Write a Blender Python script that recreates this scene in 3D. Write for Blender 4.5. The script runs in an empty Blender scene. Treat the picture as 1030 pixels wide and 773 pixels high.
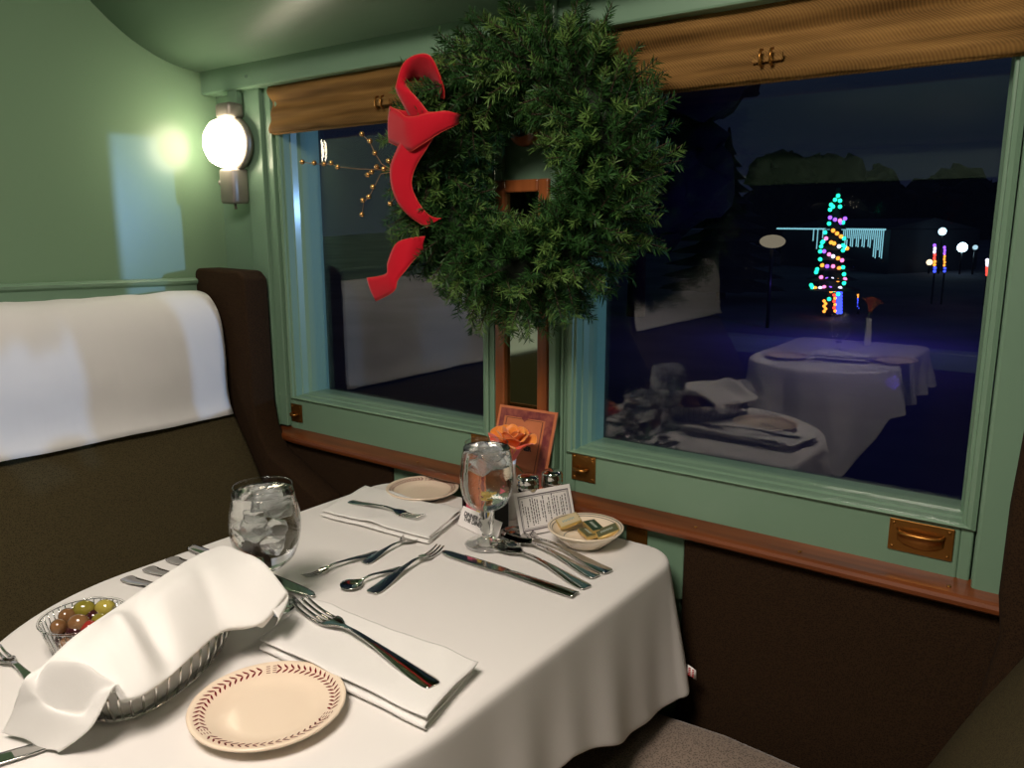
import bpy, bmesh, math, random
from mathutils import Vector, Matrix, noise
R = random.Random(7)
C = bpy.context.scene.collection
sc = bpy.context.scene
PI = math.pi
# ------------------------------------------------------------------ camera
FPX, CX, CY = 800.0, 515.0, 386.5
ZT = 0.74                                   # table top height
CAMP = Vector((0, 0, 1.26))
_a = Vector((1103.0, 157.0, -FPX)).normalized()
_dn = Vector((0, FPX * FPX / 157.0, FPX)).normalized()
_X = (_a - _dn * _a.dot(_dn)).normalized()
_Z = -_dn
_Y = _Z.cross(_X)
RW = Matrix((_X, _Y, _Z))                    # image-space axes -> world
right, down, fwd = RW @ Vector((1, 0, 0)), RW @ Vector((0, 1, 0)), RW @ Vector((0, 0, 1))
cd = bpy.data.cameras.new('camera'); cam = bpy.data.objects.new('camera', cd); C.objects.link(cam)
M4 = Matrix((right, -down, -fwd)).transposed().to_4x4(); M4.translation = CAMP
cam.matrix_world = M4
cd.sensor_width = 36; cd.lens = FPX / 1030 * 36; cd.clip_start = 0.02; cd.clip_end = 500
sc.camera = cam
sc.view_settings.view_transform = 'Standard'; sc.view_settings.look = 'None'
sc.view_settings.exposure = 0.0; sc.view_settings.gamma = 1; sc.view_settings.use_curve_mapping = False
# ------------------------------------------------------------------ world: night sky
w = bpy.data.worlds.new('night'); sc.world = w; w.use_nodes = True
nt = w.node_tree; nt.nodes.clear()
wo = nt.nodes.new('ShaderNodeOutputWorld'); bg = nt.nodes.new('ShaderNodeBackground')
tc = nt.nodes.new('ShaderNodeTexCoord'); sx = nt.nodes.new('ShaderNodeSeparateXYZ'); cr = nt.nodes.new('ShaderNodeValToRGB')
nt.links.new(tc.outputs['Generated'], sx.inputs[0]); nt.links.new(sx.outputs['Z'], cr.inputs[0])
e = cr.color_ramp.elements
e[0].position = 0.0; e[0].color = (0.007, 0.009, 0.022, 1)
e[1].position = 0.5; e[1].color = (0.008, 0.014, 0.030, 1)
x = e.new(0.13); x.color = (0.0045, 0.007, 0.016, 1)
x = e.new(0.24); x.color = (0.009, 0.016, 0.030, 1)
nt.links.new(cr.outputs[0], bg.inputs[0]); bg.inputs[1].default_value = 1.0
nt.links.new(bg.outputs[0], wo.inputs[0])
# ------------------------------------------------------------------ lights
def light(name, kind, loc, energy, col, size=0.05, aim=None, size_y=None, spot=None):
    d = bpy.data.lights.new(name, kind); d.energy = energy; d.color = col
    if kind == 'AREA':
        d.size = size
        if size_y: d.shape = 'RECTANGLE'; d.size_y = size_y
    else: d.shadow_soft_size = size
    if spot: d.spot_size = spot; d.spot_blend = .3
    o = bpy.data.objects.new(name, d); C.objects.link(o); o.location = loc
    if aim is not None: o.rotation_euler = (Vector(aim) - Vector(loc)).to_track_quat('-Z', 'Y').to_euler()
    return o
WARM = (1.0, 0.80, 0.55)
light('ceiling_fixture_light', 'AREA', (-0.45, -0.15, 2.08), 29, (1.0, .875, .77), 0.50, aim=(-0.6, 0.15, 0), size_y=.5)
light('yard_floodlight', 'SPOT', (6.6, 4.76, 1.50), 1150, (0.30, 0.55, 1.0), 0.10, aim=(-1.2, 1.2, 1.2), spot=.5)
light('purple_yard_light', 'POINT', (-1.2, 6.5, 0.1), 14, (0.16, 0.09, 1.0), 0.05)
light('purple_yard_light', 'POINT', (-4.5, 19, .4), 170, (0.16, 0.10, 1.0), 0.02)
# ------------------------------------------------------------------ pixel helpers: point on a real plane seen at a photo position
def ray(u, v): return RW @ Vector((u - CX, v - CY, FPX))
def onz(u, v, z=ZT): d = ray(u, v); return CAMP + d * ((z - CAMP.z) / d.z)
def ony(u, v, y): d = ray(u, v); return CAMP + d * (y / d.y)
def onx(u, v, x): d = ray(u, v); return CAMP + d * (x / d.x)
# ------------------------------------------------------------------ materials
def mat(name, col, rough=.5, metal=0, bump=None, spec=None, coat=0, var=None, extra=None, sheen=0, emit=None, trans=0, ior=None):
    m = bpy.data.materials.new(name); m.use_nodes = True; n = m.node_tree; b = n.nodes['Principled BSDF']
    b.inputs['Base Color'].default_value = (*col, 1); b.inputs['Roughness'].default_value = rough; b.inputs['Metallic'].default_value = metal
    if spec is not None: b.inputs['Specular IOR Level'].default_value = spec
    if coat: b.inputs['Coat Weight'].default_value = coat; b.inputs['Coat Roughness'].default_value = .12
    if sheen: b.inputs['Sheen Weight'].default_value = sheen
    if trans: b.inputs['Transmission Weight'].default_value = trans
    if ior: b.inputs['IOR'].default_value = ior
    if emit: b.inputs['Emission Color'].default_value = (*emit[0], 1); b.inputs['Emission Strength'].default_value = emit[1]
    tcn = n.nodes.new('ShaderNodeTexCoord')
    if var:                                   # (scale, second colour[, detail[, stretch]])
        nz = n.nodes.new('ShaderNodeTexNoise'); nz.inputs['Scale'].default_value = var[0]; nz.inputs['Detail'].default_value = var[2] if len(var) > 2 else 4
        mp = n.nodes.new('ShaderNodeMapping'); n.links.new(tcn.outputs['Object'], mp.inputs[0])
        if len(var) > 3: mp.inputs['Scale'].default_value = var[3]
        n.links.new(mp.outputs[0], nz.inputs['Vector'])
        rp = n.nodes.new('ShaderNodeValToRGB'); rp.color_ramp.elements[0].position = .35; rp.color_ramp.elements[1].position = .65
        rp.color_ramp.elements[0].color = (*col, 1); rp.color_ramp.elements[1].color = (*var[1], 1)
        n.links.new(nz.outputs[0], rp.inputs[0]); n.links.new(rp.outputs[0], b.inputs['Base Color'])
    if bump:                                  # (scale, strength, distance[, stretch])
        nz = n.nodes.new('ShaderNodeTexNoise'); nz.inputs['Scale'].default_value = bump[0]; nz.inputs['Detail'].default_value = 3
        mp = n.nodes.new('ShaderNodeMapping'); n.links.new(tcn.outputs['Object'], mp.inputs[0])
        if len(bump) > 3: mp.inputs['Scale'].default_value = bump[3]
        n.links.new(mp.outputs[0], nz.inputs['Vector'])
        bp = n.nodes.new('ShaderNodeBump'); bp.inputs['Strength'].default_value = bump[1]; bp.inputs['Distance'].default_value = bump[2]
        n.links.new(nz.outputs[0], bp.inputs['Height']); n.links.new(bp.outputs[0], b.inputs['Normal'])
    if extra: extra(n, b, tcn)
    return m
def weave(c1, c2, sc_, dirs=('X', 'Z'), axis_scale=(1, 1, 1), ang=0.7):
    def f(n, b, tcn):
        mp = n.nodes.new('ShaderNodeMapping'); mp.inputs['Scale'].default_value = axis_scale
        n.links.new(tcn.outputs['Object'], mp.inputs[0])
        ck = n.nodes.new('ShaderNodeTexVoronoi'); ck.inputs['Scale'].default_value = sc_
        n.links.new(mp.outputs[0], ck.inputs['Vector'])
        rp = n.nodes.new('ShaderNodeValToRGB'); rp.color_ramp.elements[0].color = (*c2, 1); rp.color_ramp.elements[1].color = (*c1, 1)
        rp.color_ramp.elements[0].position = .15; rp.color_ramp.elements[1].position = .55
        n.links.new(ck.outputs['Distance'], rp.inputs[0]); n.links.new(rp.outputs[0], b.inputs['Base Color'])
        bp = n.nodes.new('ShaderNodeBump'); bp.inputs['Strength'].default_value = .5; bp.inputs['Distance'].default_value = .0008; bp.invert = True
        n.links.new(ck.outputs['Distance'], bp.inputs['Height']); n.links.new(bp.outputs[0], b.inputs['Normal'])
    return f
G1 = (0.155, 0.262, 0.175)
m_green = mat('sage_green_paint', G1, .36, bump=(14, .12, .004), coat=.15, var=(3, (0.165, 0.275, 0.183)))
m_wall = mat('sage_green_wall_paint', (0.165, 0.268, 0.165), .27, bump=(9, .06, .006), coat=0, spec=.38)
m_wood = mat('varnished_wood', (0.19, 0.050, 0.012), .36, coat=.12, var=(9, (0.085, 0.020, 0.005), 6, (.35, 5, 5)), bump=(60, .1, .001))
m_woodv = mat('varnished_wood_upright', (0.33, 0.10, 0.028), .3, coat=.4, var=(9, (0.20, 0.055, 0.014), 6, (5, 5, .35)))
m_brown = mat('brown_wall_fabric', (0.026, 0.014, 0.007), .95, spec=.15, extra=weave((0.030, 0.0155, 0.0065), (0.010, 0.005, 0.0025), 420))
m_olive = mat('olive_brown_seat_fabric', (0.06, 0.05, 0.03), .95, spec=.15, extra=weave((0.060, 0.047, 0.021), (0.024, 0.019, 0.009), 430))
m_tweed = mat('grey_brown_tweed', (0.2, 0.16, 0.12), .95, sheen=.2, extra=weave((0.25, 0.19, 0.145), (0.055, 0.040, 0.031), 330))
m_cloth = mat('white_tablecloth', (0.75, 0.725, 0.695), .85, sheen=.2, bump=(7, .18, .012), spec=.2)
m_nap = mat('white_napkin', (0.79, 0.775, 0.745), .85, sheen=.25, bump=(60, .25, .0015), spec=.2)
m_amac = mat('white_headrest_cover', (0.70, 0.69, 0.68), .85, sheen=.2, bump=(9, .3, .014, (1, 1, .45)), spec=.2)
m_china = mat('cream_china', (0.80, 0.66, 0.51), .28, coat=.15)
m_bowl = mat('cream_china_bowl', (0.82, 0.70, 0.54), .14, coat=.5)
m_maroon = mat('maroon_glaze', (0.17, 0.012, 0.015), .25)
m_line = mat('dark_line_glaze', (0.05, 0.06, 0.06), .3)
m_steel = mat('polished_steel', (0.55, 0.54, 0.52), .07, 1)
m_wire = mat('chrome_wire', (0.72, 0.71, 0.68), .12, 1)
m_lampmetal = mat('brushed_nickel', (0.27, 0.24, 0.21), .42, .45, bump=(30, .1, .002, (8, 8, .4)))
m_brass = mat('aged_brass', (0.34, 0.155, 0.035), .32, .9, bump=(50, .15, .001))
m_gold = mat('gold_berry', (0.75, 0.42, 0.16), .2, .9)
m_twig = mat('golden_twig', (0.22, 0.11, 0.04), .5)
m_red = mat('red_velvet', (0.46, 0.002, 0.014), .8, sheen=.12, spec=.2, bump=(300, .1, .001))
m_redge = mat('red_wired_edge', (0.60, 0.05, 0.03), .5)
m_bark = mat('bark', (0.04, 0.022, 0.012), .9)
m_floor = mat('dark_carpet', (0.03, 0.022, 0.018), .95, bump=(200, .3, .002))
m_black = mat('black_metal', (0.006, 0.006, 0.007), .3, .4)
m_paper = mat('white_card', (0.86, 0.82, 0.80), .6)
m_ink = mat('black_ink', (0.02, 0.018, 0.02), .6)
m_grey = mat('grey_print', (0.17, 0.15, 0.16), .6)
m_menu = mat('terracotta_menu_paper', (0.62, 0.20, 0.085), .45, var=(25, (0.55, 0.17, 0.07)))
m_menub = mat('plum_menu_border', (0.17, 0.030, 0.035), .45, var=(75, (0.33, 0.09, 0.06), 2))
m_shade = None
def shade_extra(n, b, tcn):
    mp = n.nodes.new('ShaderNodeMapping'); mp.inputs['Scale'].default_value = (1, 1, 1); n.links.new(tcn.outputs['Object'], mp.inputs[0])
    wv = n.nodes.new('ShaderNodeTexWave'); wv.inputs['Scale'].default_value = 130; wv.bands_direction = 'DIAGONAL'; wv.inputs['Distortion'].default_value = 0.3; wv.inputs['Detail Scale'].default_value = 40
    nz = n.nodes.new('ShaderNodeTexNoise'); nz.inputs['Scale'].default_value = 16
    mp2 = n.nodes.new('ShaderNodeMapping'); mp2.inputs['Scale'].default_value = (.25, 1, 3.5); n.links.new(tcn.outputs['Object'], mp2.inputs[0]); n.links.new(mp2.outputs[0], nz.inputs['Vector'])
    n.links.new(mp.outputs[0], wv.inputs['Vector'])
    mx = n.nodes.new('ShaderNodeMath'); mx.operation = 'MULTIPLY_ADD'; mx.inputs[1].default_value = .16
    n.links.new(wv.outputs['Fac'], mx.inputs[0]); n.links.new(nz.outputs[0], mx.inputs[2])
    rp = n.nodes.new('ShaderNodeValToRGB'); rp.color_ramp.elements[0].color = (0.070, 0.034, 0.008, 1); rp.color_ramp.elements[1].color = (0.29, 0.155, 0.046, 1)
    rp.color_ramp.elements[0].position = .32; rp.color_ramp.elements[1].position = .82
    n.links.new(mx.outputs[0], rp.inputs[0]); n.links.new(rp.outputs[0], b.inputs['Base Color'])
    bp = n.nodes.new('ShaderNodeBump'); bp.inputs['Strength'].default_value = .4; bp.inputs['Distance'].default_value = .001
    n.links.new(wv.outputs['Fac'], bp.inputs['Height']); n.links.new(bp.outputs[0], b.inputs['Normal'])
m_shade = mat('woven_brown_blind', (0.3, 0.15, 0.06), .8, spec=.15, extra=shade_extra)
def thin_glass(name, ior=1.5, rough=.0, tint=(1, 1, 1), mult=1.0):
    m = bpy.data.materials.new(name); m.use_nodes = True; n = m.node_tree; n.nodes.clear()
    o = n.nodes.new('ShaderNodeOutputMaterial'); mx = n.nodes.new('ShaderNodeMixShader'); t = n.nodes.new('ShaderNodeBsdfTransparent'); g = n.nodes.new('ShaderNodeBsdfGlossy')
    f = n.nodes.new('ShaderNodeFresnel'); f.inputs[0].default_value = ior; g.inputs['Roughness'].default_value = rough; t.inputs[0].default_value = (*tint, 1)
    # backfacing thin walls reflect like the front
    ge = n.nodes.new('ShaderNodeNewGeometry'); mi = n.nodes.new('ShaderNodeMix'); mi.data_type = 'FLOAT'
    mi.inputs[2].default_value = ior; mi.inputs[3].default_value = 1 / ior
    n.links.new(ge.outputs['Backfacing'], mi.inputs[0]); n.links.new(mi.outputs[0], f.inputs[0])
    ml = n.nodes.new('ShaderNodeMath'); ml.operation = 'MULTIPLY'; ml.inputs[1].default_value = mult; ml.use_clamp = True
    n.links.new(f.outputs[0], ml.inputs[0])
    n.links.new(ml.outputs[0], mx.inputs[0]); n.links.new(t.outputs[0], mx.inputs[1]); n.links.new(g.outputs[0], mx.inputs[2]); n.links.new(mx.outputs[0], o.inputs[0])
    return m
m_pane = thin_glass('window_glass', 1.75, 0, (.97, .98, .98))
m_farpane = thin_glass('far_window_glass', 1.2, 0, (.97, .98, .98))
m_glass = thin_glass('drinking_glass', 1.5, 0, (.955, .965, .96), 1.25)
m_rib = thin_glass('ribbed_clear_plastic', 1.5, .05, (.90, .91, .92), 1.6)
m_solid = mat('solid_clear_glass', (.96, .97, .96), .0, trans=1, ior=1.45)
m_water = mat('ice_water', (.97, .97, .96), .0, trans=1, ior=1.33, bump=(55, .22, .0035))
m_ice = mat('ice', (.97, .98, .98), .12, trans=.86, ior=1.07, bump=(60, .5, .006))
def emis(name, col, s):
    m = bpy.data.materials.new(name); m.use_nodes = True; n = m.node_tree; n.nodes.clear()
    o = n.nodes.new('ShaderNodeOutputMaterial'); em = n.nodes.new('ShaderNodeEmission'); em.inputs[0].default_value = (*col, 1); em.inputs[1].default_value = s
    n.links.new(em.outputs[0], o.inputs[0]); return m
m_globe = emis('lit_frosted_lens', (1.0, .87, .64), 21)
# ------------------------------------------------------------------ mesh helpers
def obj(name, bm, m, parent=None, smooth=True, label=None, bevel=0, subsurf=0, solid=0, solid_off=0, loc=None):
    me = bpy.data.meshes.new(name)
    if isinstance(bm, bmesh.types.BMesh):
        bmesh.ops.recalc_face_normals(bm, faces=bm.faces) if not solid else None
        bm.to_mesh(me); bm.free()
    else:
        me.from_pydata(bm[0], [], bm[1])
    for mm in (m if isinstance(m, (list, tuple)) else [m]): me.materials.append(mm)
    if smooth: me.polygons.foreach_set('use_smooth', [True] * len(me.polygons))
    o = bpy.data.objects.new(name, me); C.objects.link(o)
    if parent: o.parent = parent
    if label: o['label'] = label
    if loc: o.location = loc
    if solid:
        md = o.modifiers.new('s', 'SOLIDIFY'); md.thickness = solid; md.offset = solid_off
    if bevel:
        md = o.modifiers.new('b', 'BEVEL'); md.width = bevel; md.segments = 2; md.limit_method = 'ANGLE'; md.angle_limit = .6
        md.harden_normals = False
    if subsurf:
        md = o.modifiers.new('u', 'SUBSURF'); md.levels = subsurf; md.render_levels = subsurf
    return o
def thing(name, label, cat, loc=(0, 0, 0), rz=0, group=None):
    o = bpy.data.objects.new(name, None); C.objects.link(o); o.empty_display_size = .02
    o.location = loc; o.rotation_euler = (0, 0, rz); o['label'] = label; o['category'] = cat
    if group: o['group'] = group
    return o
def tag(o, label, cat, group=None):
    o['label'] = label; o['category'] = cat
    if group: o['group'] = group
    return o
def struct(o):
    o['kind'] = 'structure'; return o
def box(bm, a, b):
    r = bmesh.ops.create_cube(bm, size=1)
    c = [(a[i] + b[i]) / 2 for i in range(3)]; s = [abs(b[i] - a[i]) for i in range(3)]
    for v in r['verts']: v.co = Vector((c[0] + v.co.x * s[0], c[1] + v.co.y * s[1], c[2] + v.co.z * s[2]))
    return r['verts']
def boxes(*bs):
    bm = bmesh.new()
    for a, b in bs: box(bm, a, b)
    return bm
def tube(bm, pts, r, seg=8, cap=True, closed=False):
    pts = [Vector(p) for p in pts]; n = len(pts); rings = []
    rr = r if isinstance(r, (list, tuple)) else [r] * n
    up = None
    for i, p in enumerate(pts):
        if closed: t = pts[(i + 1) % n] - pts[i - 1]
        else: t = pts[min(i + 1, n - 1)] - pts[max(i - 1, 0)]
        t.normalize()
        if up is None:
            up = Vector((0, 0, 1)) if abs(t.z) < .9 else Vector((1, 0, 0))
        s = t.cross(up).normalized(); up = s.cross(t).normalized()
        rings.append([bm.verts.new(p + (s * math.cos(2 * PI * k / seg) + up * math.sin(2 * PI * k / seg)) * rr[i]) for k in range(seg)])
    for i in range(n if closed else n - 1):
        A, B = rings[i], rings[(i + 1) % n]
        for k in range(seg): bm.faces.new((A[k], A[(k + 1) % seg], B[(k + 1) % seg], B[k]))
    if cap and not closed:
        bm.faces.new(rings[0][::-1]); bm.faces.new(rings[-1])
def lathe(bm, prof, seg=32, close=False, sx=1, sy=1, rfun=None, origin=(0, 0, 0)):
    rings = []
    for r, z in prof:
        if r < 1e-6: rings.append([bm.verts.new((origin[0], origin[1], origin[2] + z))]); continue
        rings.append([bm.verts.new((origin[0] + r * sx * math.cos(2 * PI * k / seg) * (rfun(k, r, z) if rfun else 1), origin[1] + r * sy * math.sin(2 * PI * k / seg) * (rfun(k, r, z) if rfun else 1), origin[2] + z)) for k in range(seg)])
    for i in range(len(rings) - 1 + (1 if close else 0)):
        A, B = rings[i], rings[(i + 1) % len(rings)]
        for k in range(seg):
            k2 = (k + 1) % seg
            if len(A) == 1 and len(B) == 1: continue
            if len(A) == 1: bm.faces.new((A[0], B[k2], B[k]))
            elif len(B) == 1: bm.faces.new((A[k], A[k2], B[0]))
            else: bm.faces.new((A[k], A[k2], B[k2], B[k]))
def grid(pts):
    """pts[i][j] -> (verts, faces)"""
    ni, nj = len(pts), len(pts[0]); vs = [tuple(p) for row in pts for p in row]
    return vs, [(i * nj + j, i * nj + j + 1, (i + 1) * nj + j + 1, (i + 1) * nj + j) for i in range(ni - 1) for j in range(nj - 1)]
def cr1(P, t):
    """Catmull-Rom through list P, t in 0..1"""
    n = len(P) - 1; f = min(max(t, 0), 1) * n; i = min(int(f), n - 1); f -= i
    a, b, c, d = P[max(i - 1, 0)], P[i], P[i + 1], P[min(i + 2, n)]
    return b + (c - a) * (.5 * f) + (a * 2 - b * 5 + c * 4 - d) * (.5 * f * f) + (b * 3 - a - c * 3 + d) * (.5 * f * f * f)
def copytree(o, parent=None):
    c = o.copy(); C.objects.link(c)
    if parent is not None: c.parent = parent
    for ch in list(kids.get(o.name, [])): copytree(ch, c)
    return c
kids = {}
def index_kids():
    kids.clear()
    for o in bpy.data.objects:
        if o.parent: kids.setdefault(o.parent.name, []).append(o)
def nz3(p, s=1.0): return noise.noise(Vector(p) * s)

# ================================================================== SETTING
WY = 1.20                                    # face of the window wall
XL, XR = -1.778, 0.80
YO = -1.50                                   # opposite side wall
struct(obj('floor', boxes(((XL - .1, YO - .1, -.05), (XR + .1, 1.32, 0))), m_floor, smooth=False))
# ceiling: flat soffit by the windows, curving up into a clerestory
half = [(1.30, 1.612), (1.172, 1.621), (1.085, 1.632), (1.005, 1.664), (.935, 1.712), (.88, 1.765), (.84, 1.83), (.81, 1.91), (.78, 2.01), (.73, 2.09), (.65, 2.13), (.5, 2.15)]
mid = (1.2 + YO) / 2
prof = [Vector((y, z, 0)) for y, z in half]; prof += [Vector((2 * mid - p.x, p.y, 0)) for p in reversed(prof)]
rows = [cr1(prof, i / 120) for i in range(121)]
pts = [[(xx, p.x, p.y) for xx in (XL - .05, XR + .05)] for p in rows]
pts2 = [[(a[0], a[1], a[2] + .03) for a in r] for r in pts]
struct(obj('ceiling', grid(pts), mat('sage_green_ceiling_paint', (0.155, 0.255, 0.170), .30, coat=.2, bump=(6, .12, .008)), solid=.03, solid_off=-1))
struct(obj('wall_left', boxes(((XL - .06, YO - .1, 0), (XL, 1.32, 2.3))), m_wall, smooth=False))
struct(obj('wall_right', boxes(((XR, YO - .1, 0), (XR + .06, 1.32, 2.3))), m_wall, smooth=False))
# chair rail on the left wall
def rail(x0, y0, y1, zc, dz, s=1):
    pf = [(0, -.022), (.006, -.022), (.010, -.016), (.010, .004), (.016, .010), (.018, .016), (.012, .021), (0, .022)]
    return grid([[(x0 + s * a, y, zc + b + dz * (y - 1.2)) for a, b in pf] for y in (y0, y1)])
struct(obj('trim_1', rail(XL, YO, 1.2, 1.118, -.020), m_green, smooth=False))
struct(obj('trim_2', boxes(((XL, YO, 1.02), (XL + .006, 1.2, 1.096))), m_green, smooth=False))
# window wall pieces
Z0, Z1 = .775, 1.60                          # opening region
GZ0, GZ1 = .868, 1.56                        # glass
wins = [(-1.553, -.925), (-.765, -.100)]
struct(obj('wall_window_side', boxes(
    ((XL, WY, 0), (XR, 1.32, Z0)), ((XL, WY, Z1 - .03), (XR, 1.32, 1.75)),
    ((XL, WY, Z0), (wins[0][0], 1.32, Z1)), ((wins[0][1], WY, Z0), (wins[1][0], 1.32, Z1)),
    ((wins[1][1], WY, Z0), (XR, 1.32, Z1))), m_green, smooth=False))
def sash(n, x0, x1):
    bm = bmesh.new()
    y0, y1 = WY - .004, 1.285
    vx0, vx1 = (-1.521, -.963) if n == 1 else (-.733, -.126)      # visible glass edges
    gx0, gx1 = vx0 - .008, vx1 + .008
    # stiles and rails of the frame
    for a, b in (((x0 + .002, y0, Z0 + .001), (gx0, y1, Z1)), ((gx1, y0, Z0 + .001), (x1 - .002, y1, Z1)),
                 ((gx0, y0, Z0 + .001), (gx1, y1, GZ0 - .008)), ((gx0, y0, GZ1), (gx1, y1, Z1))): box(bm, a, b)
    fr = struct(obj('window_%d' % n, bm, m_green, smooth=False, bevel=.0025))
    # raised moulding round the pane, stepping back to the glass
    pf = [(.0255, 1.197), (.0255, 1.1915), (.020, 1.189), (.0145, 1.1915), (.012, 1.198), (.0105, 1.212), (.006, 1.217), (.004, 1.232), (.0, 1.240), (0, 1.285)]
    loops = []
    for d, y in pf:
        a0, a1, b0, b1 = vx0 - d, vx1 + d, GZ0 - d * .45, GZ1 + d
        loops.append([(a0, y, b0), (a1, y, b0), (a1, y, b1), (a0, y, b1)])
    vs = [p for l in loops for p in l]
    fs = [(i * 4 + k, i * 4 + (k + 1) % 4, (i + 1) * 4 + (k + 1) % 4, (i + 1) * 4 + k) for i in range(len(loops) - 1) for k in range(4)]
    struct(obj('window_frame', (vs, fs), m_green, fr, smooth=False))
    struct(obj('window_pane', boxes(((gx0 + .004, 1.252, GZ0 - .006), (gx1 - .004, 1.257, GZ1))), m_pane, fr, smooth=False))
    return gx0, gx1
for i, (a, b) in enumerate(wins): sash(i + 1, a, b)
# posts beside the windows (stepped pilasters)
struct(obj('trim_3', boxes(((-1.640, WY - .022, .787), (-1.582, WY, 1.575)), ((-1.582, WY - .012, .787), (-1.556, WY, 1.575))), m_green, smooth=False, bevel=.002))
struct(obj('trim_4', boxes(((-.098, WY - .020, .772), (-.040, WY, 1.60)),), m_green, smooth=False, bevel=.005))
struct(obj('trim_5', boxes(((-.920, WY - .010, .787), (-.902, WY, 1.56)), ((-.790, WY - .020, .787), (-.776, WY, 1.56)), ((-.774, WY - .006, .787), (-.768, WY, 1.56))), m_green, smooth=False, bevel=.002))
# header valance board
hd = struct(obj('trim_6', boxes(((XL, 1.160, 1.570), (-.79, 1.215, 1.640)), ((-.765, 1.158, 1.570), (XR, 1.215, 1.67))), m_green, smooth=False, bevel=.004))
bm = bmesh.new(); box(bm, (-.79, 1.15, 1.577), (-.765, 1.2, 1.70)); struct(obj('trim_7', bm, m_green, smooth=False, bevel=.003))
scb = bmesh.new(); lathe(scb, [(0, -.003), (.003, -.002), (.004, 0), (.003, .001)], 10)
o = obj('screw', scb, m_green, hd); o.rotation_euler = (PI / 2, 0, 0); o.location = ony(247, 77, 1.158)
# wooden sill
bm = bmesh.new()
SF = 1.152
pf = [(WY, .784), (SF + .008, .7755), (SF + .002, .773), (SF, .768), (SF + .001, .762), (SF + .006, .758), (WY, .758)]
xs = [-1.605 + (1.545) * i / 60 for i in range(61)]
vr = []
for i, x0 in enumerate(xs):
    k = min(1, (i / 60) * 14) ** .5
    vr.append([bm.verts.new((x0, WY + (y - WY) * (0.35 + .65 * k), z)) for y, z in pf])
for i in range(60):
    for j in range(len(pf) - 1): bm.faces.new((vr[i][j], vr[i][j + 1], vr[i + 1][j + 1], vr[i + 1][j]))
bm.faces.new(vr[0][::-1]); bm.faces.new(vr[-1])
sill = struct(obj('window_sill', bm, m_wood, smooth=False))
for u, v in ((805, 549), (955, 586), (700, 524), (420, 462)):
    p = ony(u, v, 1.172); s_ = bmesh.new(); lathe(s_, [(0, .001), (.0025, .001), (.003, 0)], 10)
    o = obj('screw', s_, m_brass, sill); o.location = (p.x, 1.172, .7785)
# upholstered dado below the sill, and the wings of the seats
def soft(bm, a, b, r=.018):
    box(bm, a, b)
d1 = struct(obj('wall_panel_left', boxes(((-1.777, 1.172, .05), (-1.19, WY, .757))), m_brown, smooth=False, bevel=.008))
d2 = struct(obj('wall_panel_right', boxes(((-.513, 1.172, .05), (.30, WY, .757))), m_brown, smooth=False, bevel=.008))
struct(obj('trim_8', boxes(((-1.19, 1.178, .64), (-.513, WY, .757)), ((-1.19, 1.190, .30), (-.520, WY, .636))), m_green, smooth=False, bevel=.003))
def wing(name, pts, y0, y1, lab):
    bm = bmesh.new()
    vs = [bm.verts.new((x, y0, z)) for x, z in pts]; f = bm.faces.new(vs)
    ex = bmesh.ops.extrude_face_region(bm, geom=[f]); vv = [g for g in ex['geom'] if isinstance(g, bmesh.types.BMVert)]
    bmesh.ops.translate(bm, verts=vv, vec=(0, y1 - y0, 0))
    return obj(name, bm, m_brown, None, smooth=True, bevel=.016)
wl = wing('padded_side_wing', [(-1.775, .3), (-1.775, 1.155), (-1.765, 1.165), (-1.60, 1.162), (-1.578, 1.145), (-1.575, .86), (-1.565, .80), (-1.53, .74), (-1.35, .66), (-1.35, .3)], 1.105, 1.171, '')
tag(wl, 'dark brown padded wing between left seat and window post', 'seat wing')
wr = wing('padded_side_wing', [(.5, .3), (.5, 1.60), (-.054, 1.60), (-.054, 1.2), (-.057, 1.02), (-.062, .92), (-.062, .80), (-.055, .745), (-.068, .66), (-.12, .3)], 1.115, 1.171, '')
tag(wr, 'dark brown padded wing right of the larger window', 'seat wing')

# opposite side of the carriage (seen mirrored in the panes)
struct(obj('wall_opposite', boxes(((XL, YO - .1, 0), (XR, YO, .71)), ((XL, YO - .1, 1.47), (XR, YO, 1.75)), ((XL, YO - .1, .7), (-1.66, YO, 1.5)), ((.1, YO - .1, .7), (XR, YO, 1.5)), ((XL, YO, .63), (XR, YO + .025, .71)), ((-1.70, YO, .71), (-1.66, YO + .02, 1.47))), m_green, smooth=False, bevel=.004))
struct(obj('wall_panel_opposite', boxes(((XL, YO, .02), (XR, YO + .02, .625))), m_brown, smooth=False))
for k, (a, b) in enumerate(((-1.66, -.72), (-.72, .1))):
    struct(obj('window_%d' % (k + 3), boxes(((a, YO - .06, .71), (b, YO - .055, 1.47))), m_farpane, smooth=False))

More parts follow.
